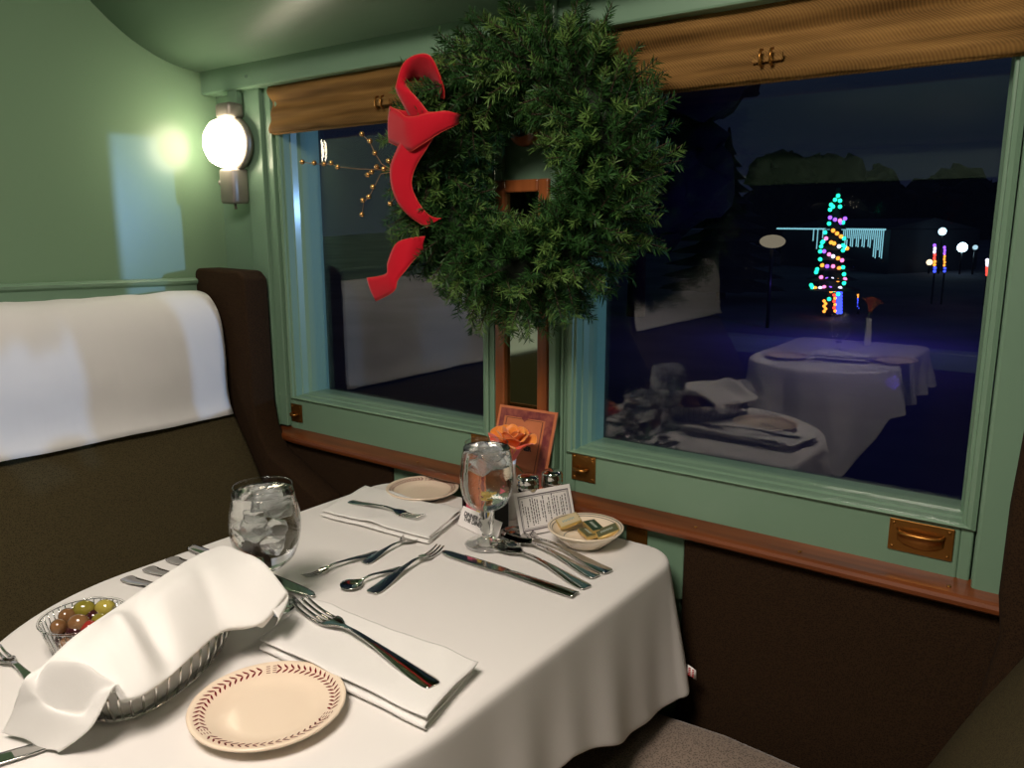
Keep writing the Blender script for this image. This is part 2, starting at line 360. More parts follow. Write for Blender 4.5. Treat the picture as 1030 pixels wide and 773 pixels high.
# ================================================================== BLINDS
def blind(x0, x1, zb, label, clasp):
    root = thing('window_blind', label, 'blind', ((x0 + x1) / 2, 1.19, zb), 0, None)
    nx, nz = 120, 40; P = []
    for i in range(nx + 1):
        x_ = x0 + (x1 - x0) * i / nx; row = []
        for j in range(nz + 1):
            t = j / nz; z = zb + t * (1.585 - zb)
            fold = .006 * math.sin(t * 2 * PI * 1.4 + .6) + .0035 * math.sin(t * 2 * PI * 3.1 + 2 * nz3((x_ * 2.2, t, 0)))
            y = 1.185 - fold + .005 * nz3((x_ * 3, t * 2.2, 5)) + .003 * nz3((x_ * 12, t * 3, 1))
            z += .003 * nz3((x_ * 4, 0, 3)) * (1 - t) + .0015 * nz3((x_ * 20, 0, 9)) * (1 - t)
            row.append((x_ - root.location.x, y - root.location.y, z - zb))
        P.append(row)
    obj('blind_cloth', grid(P), m_shade, root, solid=.003)
    bm = bmesh.new(); tube(bm, [(x0 - root.location.x, .0, .002), (x1 - root.location.x, .0, .002)], .0055, 8); obj('hem_bar', bm, m_shade, root)
    p = ony(*clasp, 1.172)
    c = bmesh.new(); box(c, (-.022, -.003, -.006), (.022, .003, .006)); cl = obj('clasp', c, m_shade, root, smooth=False, bevel=.002); cl.location = (p.x - root.location.x, p.y - root.location.y, p.z - zb)
    for dx in (-.007, .008):
        c = bmesh.new(); tube(c, [(dx, -.003, -.012), (dx, -.010, -.010), (dx, -.013, 0), (dx, -.010, .009), (dx, -.003, .011)], .0022, 6); obj('ring', c, m_brass, cl)
blind(-1.550, -.928, 1.470, 'brown woven roller blind over the left window beside the red bow', (384, 103))
blind(-.762, -.103, 1.468, 'brown woven roller blind over the larger right window', (772, 58))

# ================================================================== MIRROR PANEL and bracket on the mullion
mr = thing('mirror', 'narrow wood framed mirror between the two windows', 'mirror', (-.857, WY, .90))
mx0, mx1, mz0, mz1 = -.916, -.797, .80, 1.345
def rel(a): return (a[0] + .857, a[1] - WY, a[2] - .90)
fw = .022
bm = boxes((rel((mx0, WY - .016, mz0)), rel((mx0 + fw, WY, mz1))), (rel((mx1 - fw, WY - .016, mz0)), rel((mx1, WY, mz1))),
           (rel((mx0 + fw, WY - .016, mz1 - fw)), rel((mx1 - fw, WY, mz1))), (rel((mx0 + fw, WY - .016, mz0)), rel((mx1 - fw, WY, mz0 + fw))))
obj('frame', bm, m_woodv, mr, smooth=False, bevel=.003)
obj('mirror_glass', boxes((rel((mx0 + fw - .002, WY - .005, mz0 + fw - .002)), rel((mx1 - fw + .002, WY - .001, mz1 - fw + .002)))), mat('dim_mirror', (.30, .38, .28), .05, 1), mr, smooth=False)
bkt = thing('wall_light_holder', 'small round unlit lamp holder behind the hole of the wreath', 'lamp', (-.853, 1.2, 1.437))
bkt.scale = (.8, .8, .8)
bm = bmesh.new(); lathe(bm, [(0, 0), (.040, 0), (.044, .004), (.044, .012), (.036, .02), (0, .022)], 32); o = obj('wood_rosette', bm, m_woodv, bkt); o.rotation_euler = (PI / 2, 0, 0)
bm = bmesh.new(); lathe(bm, [(0, .018), (.034, .018), (.037, .03), (.030, .048), (.014, .058), (0, .06)], 32); o = obj('black_dome', bm, m_black, bkt); o.rotation_euler = (PI / 2, 0, 0); o.location = (0, 0, .012)

# ================================================================== BRASS PULLS
def pull(cx, cz, wd, ht, ypl, label, kind='cup', rot=0):
    r = thing('brass_window_pull', label, 'pull', (cx, ypl, cz))
    bm = bmesh.new(); box(bm, (-wd / 2, -.002, -ht / 2), (wd / 2, 0, ht / 2)); obj('back_plate', bm, m_brass, r, smooth=False, bevel=.0012)
    if kind == 'cup':
        # recessed lip: hood at the top, hollow pressed below
        a, b = wd * .36, ht * .28; P = []
        for i in range(25):
            s = -1 + 2 * i / 24; row = []
            for j in range(9):
                t = j / 8; zc = ht * .10 - b * t * 1.55 * math.sqrt(max(0, 1 - s * s * .75))
                row.append((s * a, -.0025 - .004 * math.sin(PI * t) * (1 - s * s) * (.4) - (.010 * (1 - t) ** 3) * (1 - s ** 4), zc + .0))
            P.append(row)
        obj('hollow', grid(P), m_brass, r, solid=.0012)
        h = bmesh.new(); tube(h, [(-a, -.003, ht * .20), (-a * .85, -.009, ht * .13), (-a * .5, -.012, ht * .12), (0, -.013, ht * .12), (a * .5, -.012, ht * .12), (a * .85, -.009, ht * .13), (a, -.003, ht * .20)], [.002, .003, .0032, .0033, .0032, .003, .002], 8); obj('lip', h, m_brass, r)
    elif kind == 'knob':
        h = bmesh.new(); tube(h, [(-wd * .28, -.002, 0), (-wd * .28, -.010, -.002), (-wd * .1, -.014, -.003), (wd * .12, -.012, -.003), (wd * .22, -.004, -.002)], [.003, .0035, .0042, .004, .003], 8); obj('finger_grip', h, m_brass, r)
    for sx_ in (-1, 1):
        for sz_ in (-1, 1):
            s_ = bmesh.new(); lathe(s_, [(0, .0014), (.0018, .0012), (.0024, 0)], 8); o = obj('screw', s_, m_brass, r); o.rotation_euler = (PI / 2, 0, 0); o.location = (sx_ * (wd / 2 - .006), -.002, sz_ * (ht / 2 - .006))
    return r
pull(-.166, .829, .083, .047, WY - .005, 'brass flush pull at the right end of the larger window', 'cup')
pull(-.735 + .014, .832, .050, .050, WY - .005, 'brass pull beside the menu at the lower left of the larger window', 'knob')
pull(-1.528, .822, .040, .044, WY - .005, 'brass pull at lower left corner of the left window above the wooden sill', 'knob')
pull(-.962, .832, .045, .048, WY - .005, 'brass pull behind the rose at the right end of the left window', 'knob')
bp_ = pull(-.600, .733, .040, .034, 1.177, 'brass plate on green panel under the sill behind the butter bowl', 'plain')

# ================================================================== SCONCES
def sconce(loc, label, rz=0, s=1):
    r = thing('wall_sconce', label, 'wall lamp', loc, rz)
    L = bmesh.new()
    lathe(L, [(0, .070), (.020, .069), (.036, .064), (.046, .055), (.050, .044), (.050, .018), (.048, .012)], 40)
    o = obj('lamp_lens', L, m_globe, r); o.rotation_euler = (PI / 2, 0, 0)
    b = bmesh.new(); lathe(b, [(.048, .006), (.055, .007), (.057, .014), (.057, .021), (.053, .024), (.049, .023)], 40)
    lathe(b, [(0, .002), (.050, .002), (.050, .012), (0, .012)], 40)
    o = obj('ring', b, m_lampmetal, r); o.rotation_euler = (PI / 2, 0, 0)
    k = bmesh.new(); box(k, (-.024, -.040, .050), (.024, 0, .083)); obj('cap', k, m_lampmetal, r, bevel=.008)
    k = bmesh.new(); box(k, (-.024, -.040, -.126), (.024, 0, -.052)); bd = obj('stem_cover', k, m_lampmetal, r, bevel=.006)
    k = bmesh.new(); tube(k, [(-.024, -.022, -.080), (-.036, -.024, -.080), (-.037, -.024, -.080), (-.041, -.025, -.080)], [.003, .003, .007, .006], 12); obj('switch_knob', k, m_lampmetal, r)
    k = bmesh.new(); tube(k, [(0, -.02, -.126), (0, -.02, -.137)], .003, 8); obj('switch_pin', k, m_lampmetal, r)
    k = bmesh.new(); box(k, (-.014, -.012, .08), (.016, 0, .112)); obj('mount_block', k, m_green, r, smooth=False)
    return r
sconce((-1.664, 1.178, 1.452), 'lit round wall lamp in grey metal on the corner post').scale = (1.14, 1.1, 1.08)
sconce((.045, 1.115, 1.442), 'lit round wall lamp beyond the right end of the window wall')
sconce((.22, YO + .004, 1.455), 'lit wall lamp on the far side of the carriage', PI)

# ================================================================== SEATS
def seat(name, label, s, prof, y0, y1, cprof):
    """prof: list of (x,z) of the back from bottom to top front, then behind; s unused"""
    r = thing(name, label, 'bench seat', (prof[0][0], (y0 + y1) / 2, 0))
    ox, oy = r.location.x, r.location.y
    for nm, pf, mt in (('backrest', prof, m_olive), ('seat_cushion', cprof, m_tweed)):
        bm = bmesh.new(); n = 14; rows_ = []
        for i in range(n + 1):
            y = y0 + (y1 - y0) * i / n
            rows_.append([bm.verts.new((x - ox, y - oy, z)) for x, z in pf])
        for i in range(n):
            for j in range(len(pf)):
                bm.faces.new((rows_[i][j], rows_[i][(j + 1) % len(pf)], rows_[i + 1][(j + 1) % len(pf)], rows_[i + 1][j]))
        bm.faces.new(rows_[0][::-1]); bm.faces.new(rows_[-1])
        obj(nm, bm, mt, r, bevel=.012)
    b = bmesh.new(); cx = [c[0] for c in cprof]; box(b, (min(cx) + .03 - ox, y0 + .02 - oy, .0), (max(cx) - .03 - ox, y1 - .02 - oy, min(c[1] for c in cprof) - .001)); obj('base', b, m_brown, r, smooth=False)
    return r
def smoothprof(P, n=28):
    P = [Vector((a, b, 0)) for a, b in P]; return [(lambda q: (q.x, q.y))(cr1(P, i / n)) for i in range(n + 1)]
LB = smoothprof([(-1.44, .462), (-1.50, .60), (-1.555, .70), (-1.605, .78), (-1.648, .85), (-1.652, .95), (-1.665, 1.04), (-1.69, 1.085), (-1.72, 1.098), (-1.745, 1.095), (-1.765, 1.06), (-1.77, .9), (-1.77, .5)], 40)
seat('bench_seat', 'olive brown bench seat at the left under a white headrest cover', 1, LB, -.02, 1.10, [(-1.02, .36), (-1.0, .40), (-1.0, .44), (-1.03, .463), (-1.2, .470), (-1.46, .455), (-1.48, .40), (-1.46, .36)])
RB = smoothprof([(-.155, .455), (-.12, .535), (-.075, .64), (-.028, .735), (.012, .83), (.04, .93), (.06, 1.04), (.085, 1.085), (.115, 1.098), (.155, 1.09), (.19, 1.05), (.20, .9), (.20, .46)], 40)
seat('bench_seat', 'olive brown bench seat at the right with a grey tweed cushion', 1, RB, -.02, 1.112, [(-.60, .36), (-.625, .40), (-.625, .44), (-.59, .463), (-.4, .474), (-.14, .462), (-.12, .40), (-.14, .36)])
# headrest cover
def cover(nm, label, prof, i0, i1, y0, y1, off, sag):
    P = []
    sub = [Vector((a, b, 0)) for a, b in prof[i0:i1]]
    for i in range(61):
        y = y0 + (y1 - y0) * i / 60; row = []
        for j in range(31):
            t = j / 30
            q = cr1(sub, t); q2 = cr1(sub, min(1, t + .02)); q1 = cr1(sub, max(0, t - .02)); tg = (q2 - q1).normalized()
            nn = Vector((-tg.y, tg.x, 0)) * (1 if off > 0 else -1)
            d = abs(off) + .005 * (nz3((y * 5, q.y * 9, 0)) + .5) + .0035 * nz3((y * 16 + q.y * 12, q.y * 6, 4)) + .0015 * nz3((y * 30 + q.y * 30, q.y * 10, 9))
            z = q.y + nn.y * d; xx = q.x + nn.x * d
            if t < .15: z += sag * math.sin(PI * i / 60 * 1.0) * (1 - t / .15) + .004 * nz3((y * 6, 1, 1))
            row.append((xx, y, z))
        P.append(row)
    o = obj(nm, grid(P), m_amac, None, solid=.002)
    return o
o = cover('headrest_cover', '', LB, 12, 33, .0, 1.085, -.012, -.0)
tag(o, 'white cloth headrest cover over the top of the left bench seat', 'headrest cover')

# ================================================================== TABLE + CLOTH
def table(x0, x1, y0, y1, cr, label, clabel, tagpart=False, diamond=False, prefix=''):
    cx, cy = (x0 + x1) / 2, (y0 + y1) / 2
    t = thing('dining_table', label, 'table', (cx, cy, 0))
    b = bmesh.new(); pr_ = .17 if not diamond else .11; lathe(b, [(0, 0), (pr_ - .01, 0), (pr_, .015), (.05, .04), (.032, .07), (.03, .60), (.09, .695), (.09, .705), (0, .705)], 28); obj('pedestal', b, m_lampmetal, t)
    # perimeter of rounded rectangle: list of (pt rounded, pt square, outward normal)
    per = []
    rf, rn = cr if isinstance(cr, tuple) else (cr, cr)             # radius of the corners at y1, at y0
    def corner(px, py, a0, r_):
        n = max(12, int(r_ * 90))
        for k in range(n + 1):
            a = a0 + PI / 2 * k / n; c, s = math.cos(a), math.sin(a)
            d = Vector((c, s, 0)); m_ = max(abs(c), abs(s)); p = Vector((px + r_ * c, py + r_ * s, 0))
            per.append((p, p.lerp(Vector((px + r_ * c / m_, py + r_ * s / m_, 0)), min(1, .06 / r_) ** 2), d))
    def edge(a, b, n, d):
        for k in range(1, n):
            p = a.lerp(b, k / n); per.append((p, p.copy(), d))
    corner(x1 - rf, y1 - rf, 0, rf)
    if x1 - x0 > 2 * rf + .01: edge(Vector((x1 - rf, y1, 0)), Vector((x0 + rf, y1, 0)), 24, Vector((0, 1, 0)))
    corner(x0 + rf, y1 - rf, PI / 2, rf); edge(Vector((x0, y1 - rf, 0)), Vector((x0, y0 + rn, 0)), 40, Vector((-1, 0, 0)))
    corner(x0 + rn, y0 + rn, PI, rn)
    if x1 - x0 > 2 * rn + .01: edge(Vector((x0 + rn, y0, 0)), Vector((x1 - rn, y0, 0)), 24, Vector((0, -1, 0)))
    corner(x1 - rn, y0 + rn, -PI / 2, rn); edge(Vector((x1, y0 + rn, 0)), Vector((x1, y1 - rf, 0)), 40, Vector((1, 0, 0)))
    b = bmesh.new(); lo_ = [b.verts.new((p.x * .97 + cx * .03 - cx, p.y * .97 + cy * .03 - cy, .705)) for p, q, d in per]; hi_ = [b.verts.new((v.co.x, v.co.y, .735)) for v in lo_]
    b.faces.new(lo_[::-1]); b.faces.new(hi_)
    for k in range(len(per)): b.faces.new((lo_[k], lo_[(k + 1) % len(per)], hi_[(k + 1) % len(per)], hi_[k]))
    obj('tabletop', b, m_wood, t, smooth=False)
    N = len(per); ctr = Vector((cx, cy, 0)); rings = []
    tops = [0.0, .1, .25, .4, .55, .7, .82, .9, .95, .975, .99]
    for f in tops[1:]:
        rings.append([Vector((*(ctr.lerp(p, f)).to_2d(), ZT + .0006 * nz3((p.x * 3 * f, p.y * 3 * f, 1)))) for p, q, d in per])
    for a in (20, 50, 80):
        a = math.radians(a); rings.append([Vector((*(ctr.lerp(p, .99) + d * .010 * math.sin(a)).to_2d(), ZT - .010 * (1 - math.cos(a)))) for p, q, d in per])
    ND = 16
    for j in range(1, ND + 1):
        s = j / ND; row = []
        for k, (p, q, d) in enumerate(per):
            base = ctr.lerp(p, .99) + d * .010
            sq = ctr.lerp(q, .99) + d * .010
            if diamond: drop = .17 + .22 * max(0, 1 - abs(math.atan2(p.y - cy, p.x - cx) - 1.27) / .42)
            else: drop = .195 + .018 * math.sin(k * .31) + .012 * nz3((k * .14, 0, 2))
            b2 = base.lerp(sq, min(1, s * 1.4)) if d.y > -.1 or True else base
            al = k / N * 2 * PI
            wv = .012 * math.sin(al * 11 + 1.0) + .009 * math.sin(al * 23 + .5) + .010 * nz3((p.x * 9, p.y * 9, s * .5))
            if not diamond and d.x > .6: wv = wv * .35 + .004; kq = min(1, (d.x - .6) / .3); hy = [(.0, .20), (.62, .185), (.70, .155), (.79, .145), (.86, .170), (.93, .200), (1.03, .215), (1.2, .222)]; i_ = max(i for i in range(len(hy) - 1) if hy[i][0] <= max(0, p.y)); f_ = (max(0, p.y) - hy[i_][0]) / (hy[i_ + 1][0] - hy[i_][0]); drop = drop * (1 - kq) + kq * (hy[i_][1] * (1 - f_) + hy[i_ + 1][1] * f_)
            elif not diamond and d.x > 0 and d.y > 0: drop = .222
            flare = s * (.016 + (.012 if abs(d.x) > .2 and abs(d.y) > .2 else 0))
            out = flare + wv * s ** 1.2
            if not diamond and d.y > .5 and p.y > y1 - .2: out = min(out, .004)
            p2 = b2 + d * out
            if not diamond and p2.y > y1 + .006: p2.y = y1 + .006
            row.append(Vector((p2.x, p2.y, ZT - .010 - drop * s)))
        rings.append(row)
    vs = [(ctr.x, ctr.y, ZT)] + [tuple(v) for r_ in rings for v in r_]
    fs = [(0, 1 + k, 1 + (k + 1) % N) for k in range(N)]
    for i in range(len(rings) - 1):
        for k in range(N):
            a, b_ = 1 + i * N + k, 1 + i * N + (k + 1) % N
            fs.append((a, a + N, b_ + N, b_))
    vs = [(v[0] - cx, v[1] - cy, v[2]) for v in vs]
    c = obj('tablecloth', (vs, fs), m_cloth, None, solid=.0016, solid_off=-1, subsurf=1)
    c.location = (cx, cy, 0); tag(c, clabel, 'tablecloth')
    return t, c
tb, tcl = table(-1.158, -.508, .245, 1.143, (.055, .3245), 'dining table by the windows under the laid white cloth', 'white tablecloth with cutlery and bread basket by the windows')
tb2, tcl2 = table(-1.15, -.59, YO + .06, -.50, (.275, .06), 'dining table across the aisle under its own cloth', 'white tablecloth across the aisle, seen mirrored in the window', diamond=True)
# laundry tag at the hem near the wall
o = obj('laundry_tag', grid([[(0, 0, 0), (0, 0, -.018)], [(.007, .0, -.002), (.007, .0, -.019)], [(.013, .003, -.007), (.0145, .003, -.024)]]), [m_paper, m_red], tcl, solid=.0008, label='small white hem tag with red print')
p = ony(692, 669, 1.125); o.location = (p.x - tcl.location.x, 1.125 - tcl.location.y, p.z)
g = bmesh.new()
for i in range(5): box(g, (.0015, -.0012, -.004 - i * .003), (.0055, -.0008, -.0055 - i * .003)); box(g, (.0070, -.0002, -.006 - i * .003), (.0105, .0004, -.0075 - i * .003))
obj('print', g, m_red, o, smooth=False)

# ================================================================== CHINA
def plate(loc, label, leaf=True, Rr=.083):
    r = thing('bread_plate', label, 'plate', loc)
    b = bmesh.new(); k = Rr / .083
    pr = [(0, .003), (.040, .003), (.050, .004), (.057, .0065), (.064, .010), (.078, .0148), (.0815, .0160), (.083, .0152), (.0825, .0128), (.074, .0088), (.060, .0035), (.050, .0012), (.047, 0), (.042, .0004), (.038, .001), (0, .001)]
    lathe(b, [(a * k, z) for a, z in pr], 72, False)
    obj('dish', b, m_china, r)
    def zr(rad):
        rad /= k
        for (a, z), (a2, z2) in zip(pr[:7], pr[1:8]):
            if a <= rad <= a2 and a2 > a: return z + (z2 - z) * (rad - a) / (a2 - a)
        return .015
    L = bmesh.new()
    def stroke(pts, wd):
        vs = []
        for i, (rad, an) in enumerate(pts):
            w_ = wd[i]
            vs.append((rad, an, w_))
        top = [];
        for rad, an, w_ in vs:
            for s in (-1, 1):
                aa = an + s * w_ / rad
                top.append(L.verts.new((rad * math.cos(aa), rad * math.sin(aa), zr(rad) + .0003)))
        for i in range(len(vs) - 1):
            L.faces.new((top[2 * i], top[2 * i + 1], top[2 * i + 3], top[2 * i + 2]))
    if leaf:
        n = 60; seg = n // 3
        for q in range(n):
            an = 2 * PI * q / n; g_ = q % seg
            if g_ < 2:                          # little pale medallion between runs of leaves
                for rr_ in (.0655, .0685, .0715, .0745): stroke([(rr_ * k, an), (rr_ * k + .0009, an)], [.0022, .0022])
                continue
            d = 1 if g_ < seg / 2 + 1 else 1
            stroke([(.0645 * k, an + .070 * d), (.0675 * k, an + .034 * d), (.0702 * k, an)], [.0005, .0017, .0010])
            stroke([(.0765 * k, an + .070 * d), (.0732 * k, an + .034 * d), (.0706 * k, an)], [.0005, .0017, .0010])
        obj('leaf_border', L, m_maroon, r, label='maroon leaf border')
    for rr_, mm, nm in () if leaf else ((.079, m_maroon, 'rim_line'), (.0655, m_line, 'inner_line')):
        L2 = bmesh.new(); A = []
        for q in range(96):
            an = 2 * PI * q / 96
            A.append([L2.verts.new((rr_ * k * math.cos(an) * f, rr_ * k * math.sin(an) * f, zr(rr_ * k) + .0005)) for f in (.996, 1.003)])
        for q in range(96): L2.faces.new((A[q][0], A[q][1], A[(q + 1) % 96][1], A[(q + 1) % 96][0]))
        obj(nm, L2, mm, r)
    return r
pc = onz(270, 710, ZT + .012)
plate((pc.x, pc.y, ZT + .0015), 'cream bread plate with maroon leaf border in front of the near napkin')
bpy.data.objects['bread_plate'].rotation_euler = (0, 0, .3)
pc = onz(425, 491.5, ZT + .014)
plate((pc.x, pc.y, ZT + .0015), 'cream bread plate behind the far napkin by the wooden sill', leaf=True, Rr=.072)
# butter bowl
bc = onz(589, 531, ZT + .030)
bw = thing('butter_bowl', 'cream bowl with dark rim lines holding wrapped butter pats', 'bowl', (bc.x, bc.y, ZT + .0015))
b = bmesh.new(); bpr = [(0, .006), (.024, .006), (.034, .010), (.047, .020), (.056, .028), (.0625, .0318), (.0635, .0305), (.062, .028), (.050, .016), (.036, .004), (.032, 0), (.028, .001), (0, .002)]
lathe(b, bpr, 64); obj('dish', b, m_bowl, bw)
for rr_, zz in ((.0595, .0306), (.0555, .0284), (.036, .0120)):
    b = bmesh.new(); A = []
    for q in range(80):
        an = 2 * PI * q / 80; A.append([b.verts.new((math.cos(an) * (rr_ + f), math.sin(an) * (rr_ + f), zz + f * .55)) for f in (-.0005, .0005)])
    for q in range(80): b.faces.new((A[q][0], A[q][1], A[(q + 1) % 80][1], A[(q + 1) % 80][0]))
    obj('rim_line', b, m_line, bw)
m_gfoil = mat('gold_foil', (0.62, 0.45, 0.17), .3, .6); m_dgfoil = mat('dark_green_foil', (0.035, 0.075, 0.045), .3, .3); m_olfoil = mat('olive_foil', (0.14, 0.15, 0.075), .3, .3); m_pale = mat('pale_foil_print', (0.45, 0.50, 0.42), .4)
def pat(u, v, z, rz, tilt, mt, label):
    p = onz(u, v, z); r = thing('butter_pat', label, 'butter', (p.x, p.y, z), 0, None); r.rotation_euler = (tilt[0], tilt[1], rz)
    b = bmesh.new(); box(b, (-.020, -.012, -.0032), (.020, .012, .0032)); obj('wrapper', b, m_gfoil, r, smooth=False, bevel=.0015)
    b = bmesh.new(); box(b, (-.0180, -.0100, .0030), (.0180, .0100, .0035)); obj('printed_label', b, mt, r, smooth=False)
    b = bmesh.new()
    for i in range(8): box(b, (-.011 + i * .0028, -.0025 + .0008 * (i % 2), .0034), (-.0095 + i * .0028, .0025, .0038))
    obj('print', b, m_pale if mt is not m_paper2 else m_pblue, r, smooth=False)
m_paper2 = mat('cream_foil', (0.66, 0.55, 0.33), .35, .2); m_pblue = mat('grey_blue_print', (0.25, 0.36, 0.36), .4)
B0 = ZT + .0015
pat(592, 536.5, B0 + .014, -.60, (.12, .0), m_olfoil, 'olive green wrapped butter pat lying nearest the bowl front')
pat(597, 530.0, B0 + .022, -.55, (.05, .10), m_dgfoil, 'dark green wrapped butter pat in the middle of the bowl')
pat(572, 524.5, B0 + .029, .95, (.35, -.25), m_paper2, 'gold and cream butter pat propped at the left rim of the bowl')
pat(611, 535.0, B0 + .022, .75, (.2, -.35), m_olfoil, 'olive wrapped butter pat propped at the right side of the bowl')

# ================================================================== GLASSES
def goblet(loc, label, Rb=.040, rim=.031, W=1.12, H=.177, fill=.93, seedv=1, kind='goblet'):
    r = thing('water_goblet', label, 'glass', loc)
    hb = .066
    if kind == 'goblet': outer = [(.011, hb - .004), (.022, hb + .001), (.032, hb + .012), (.0378, hb + .030), (.0395, hb + .050), (.0385, hb + .072), (.0355, hb + .094), (rim, H)]
    else: outer = [(.008, hb - .010), (.020, hb - .006), (.033, hb + .010), (.040, hb + .032), (.0425, hb + .052), (.0415, hb + .072), (.038, hb + .094), (.0345, H)]
    ov = [Vector((a * (W if z > hb else 1), z, 0)) for a, z in outer]
    O = [cr1(ov, i / 24) for i in range(25)]
    b = bmesh.new()
    lathe(b, [(0, O[0].y)] + [(p.x, p.y) for p in O], 48)
    obj('bowl', b, m_glass, r)
    b = bmesh.new(); tube(b, [(O[-1].x * math.cos(2 * PI * k / 48), O[-1].x * math.sin(2 * PI * k / 48), H) for k in range(48)], .0008, 6, closed=True); obj('rim', b, m_glass, r)
    # stem + foot, solid
    b = bmesh.new(); st = [(0, .001), (.036, .001), (.0375, .0025), (.034, .005), (.020, .0085), (.0105, .014), (.008, .022), (.0115, .028), (.0085, .034), (.0115, .041), (.009, .047), (.0125, .054), (.010, hb - .006), (.0105, hb - .0045), (0, hb - .0045)]
    if kind != 'goblet': st = [(0, .001), (.036, .001), (.0375, .0025), (.030, .005), (.010, .011), (.005, .02), (.0045, .045), (.007, hb - .012), (0, hb - .0115)]
    lathe(b, st, 40); obj('stem_and_foot', b, m_solid, r)
    # water
    zt = O[0].y + (H - O[0].y) * fill; inner = [(max(0.0, p.x - .0012), p.y + .0008) for p in O if p.y < zt - .002]
    rt = inner[-1][0]
    b = bmesh.new(); lathe(b, [(0, inner[0][1])] + inner + [(rt, zt), (rt * .97, zt - .0006), (0, zt - .0006)], 48); w_ = obj('water', b, m_water, r)
    rnd = random.Random(seedv)
    for i in range(6 if kind == 'goblet' else 10):
        b = bmesh.new(); s = rnd.uniform(.010, .014); v_ = box(b, (-s, -s, -s), (s, s, s))
        for v in v_: v.co *= rnd.uniform(.75, 1.1)
        zz = zt - .008 - (i // 3) * .021; a = 2 * PI * (i % 3) / 3 + i * .7; rr_ = .0155 if i // 3 < 2 else .011
        o = obj('ice_cube', b, m_ice, w_, bevel=.003); o.location = (rr_ * math.cos(a), rr_ * math.sin(a), min(zz, zt - .006)); o.rotation_euler = (rnd.uniform(0, 3), rnd.uniform(0, 3), rnd.uniform(0, 3))
    return r
g1 = onz(490, 549); goblet((g1.x, g1.y, ZT + .001), 'full ice water goblet in front of the orange rose')
g2 = onz(272, 611); goblet((g2.x, g2.y, ZT + .001), 'rounder ice water glass beside the covered bread basket', seedv=5, kind='wine')

# ================================================================== CUTLERY
def strip(st, nc=8):
    """st: (x, halfwidth, z, dish) -> grid"""
    V = [Vector((a, b, c)) for a, b, c, d in st]; D = [Vector((d, 0, 0)) for a, b, c, d in st]; n = (len(st) - 1) * 4; P = []
    for i in range(n + 1):
        q = cr1(V, i / n); dd = cr1(D, i / n).x; P.append([(q.x, max(q.y, .0006) * s, q.z + dd * (s * s)) for s in [-1 + 2 * j / nc for j in range(nc + 1)]])
    return grid(P)
def join(*gs):
    vs, fs = [], []
    for v, f in gs:
        o = len(vs); vs += v; fs += [tuple(i + o for i in q) for q in f]
    return vs, fs
HND = [(0, .006, .002, -.0005), (.004, .0098, .0022, -.0008), (.02, .0100, .003, -.0012), (.045, .0075, .0055, -.0008), (.075, .0040, .0085, -.0004), (.100, .0028, .0095, 0)]
def fork_mesh():
    body = strip(HND + [(.118, .0032, .0080, 0), (.126, .0075, .006, .001), (.134, .0118, .0042, .0016), (.142, .0125, .003, .0012)])
    tn = []
    for k in range(4):
        yc = (-1.5 + k) * .0068; P = []
        for i in range(9):
            t = i / 8; x_ = .141 + .048 * t; z = .003 - .0015 * math.sin(PI * t) + .006 * t * t; w_ = .0021 * (1 - .45 * t)
            P.append([(x_, yc + s * w_, z) for s in (-1, 0, 1)])
        tn.append(grid(P))
    return join(body, *tn)
def spoon_mesh():
    return strip(HND + [(.120, .0030, .0075, 0), (.128, .0065, .0055, .001), (.138, .0135, .0022, .0035), (.152, .0185, .0008, .0055), (.166, .0180, .0010, .0052), (.177, .0125, .0022, .003), (.1825, .0030, .0045, .0006)], 10)
def cfork_mesh():
    body = strip(HND + [(.112, .0030, .008, 0), (.118, .0062, .006, .0008), (.126, .0088, .0045, .001), (.132, .0088, .0035, .0008)])
    tn = []
    for k in range(3):
        yc = (-1 + k) * .0062; P = []
        for i in range(7):
            t = i / 6; P.append([(.131 + .036 * t, yc + s * .0019 * (1 - .4 * t), .0035 - .001 * math.sin(PI * t) + .004 * t * t) for s in (-1, 0, 1)])
        tn.append(grid(P))
    return join(body, *tn)
def knife_mesh():
    return strip([(0, .007, .005, -.002), (.004, .0098, .0055, -.003), (.04, .0098, .006, -.003), (.09, .0078, .006, -.002), (.112, .0065, .005, -.001), (.122, .0080, .004, 0), (.16, .0095, .0035, 0), (.205, .0092, .003, 0), (.228, .0070, .003, 0), (.238, .002, .003, 0)], 6)
CM = {}
for k_, fn in (('dinner_fork', fork_mesh), ('teaspoon', spoon_mesh), ('dessert_fork', cfork_mesh), ('dinner_knife', knife_mesh)):
    me = bpy.data.meshes.new(k_); v_, f_ = fn(); me.from_pydata(v_, [], f_); me.materials.append(m_steel); me.polygons.foreach_set('use_smooth', [True] * len(f_)); CM[k_] = me
LEN = {'dinner_fork': .189, 'teaspoon': .1825, 'dessert_fork': .167, 'dinner_knife': .238}
def cutlery(kind, hp, tp, label, cat, z=ZT + .0022, zt=None, length=None, tol=None, roll=0, flip=False):
    """hp: handle-end photo position, tp: tip photo position"""
    zt = z if zt is None else zt
    a = onz(*hp, z); b_ = onz(*tp, zt) if tp is not None else None
    d = (b_ - a)
    if length:
        d = d.normalized() * length
        if tol: a = b_ - d
    o = bpy.data.objects.new(kind, CM[kind]); C.objects.link(o)
    s = d.length / LEN[kind]
    xa = d.normalized(); ya = Vector((0, 0, 1)).cross(xa).normalized(); za = xa.cross(ya)
    ws = min(1.12, max(.85, s)) if length is None else 1
    M = Matrix((xa * s, ya * ws, za * ws)).transposed().to_4x4(); M.translation = a
    o.matrix_world = M
    md = o.modifiers.new('s', 'SOLIDIFY'); md.thickness = .0016; md.offset = 1
    tag(o, label, cat); return o
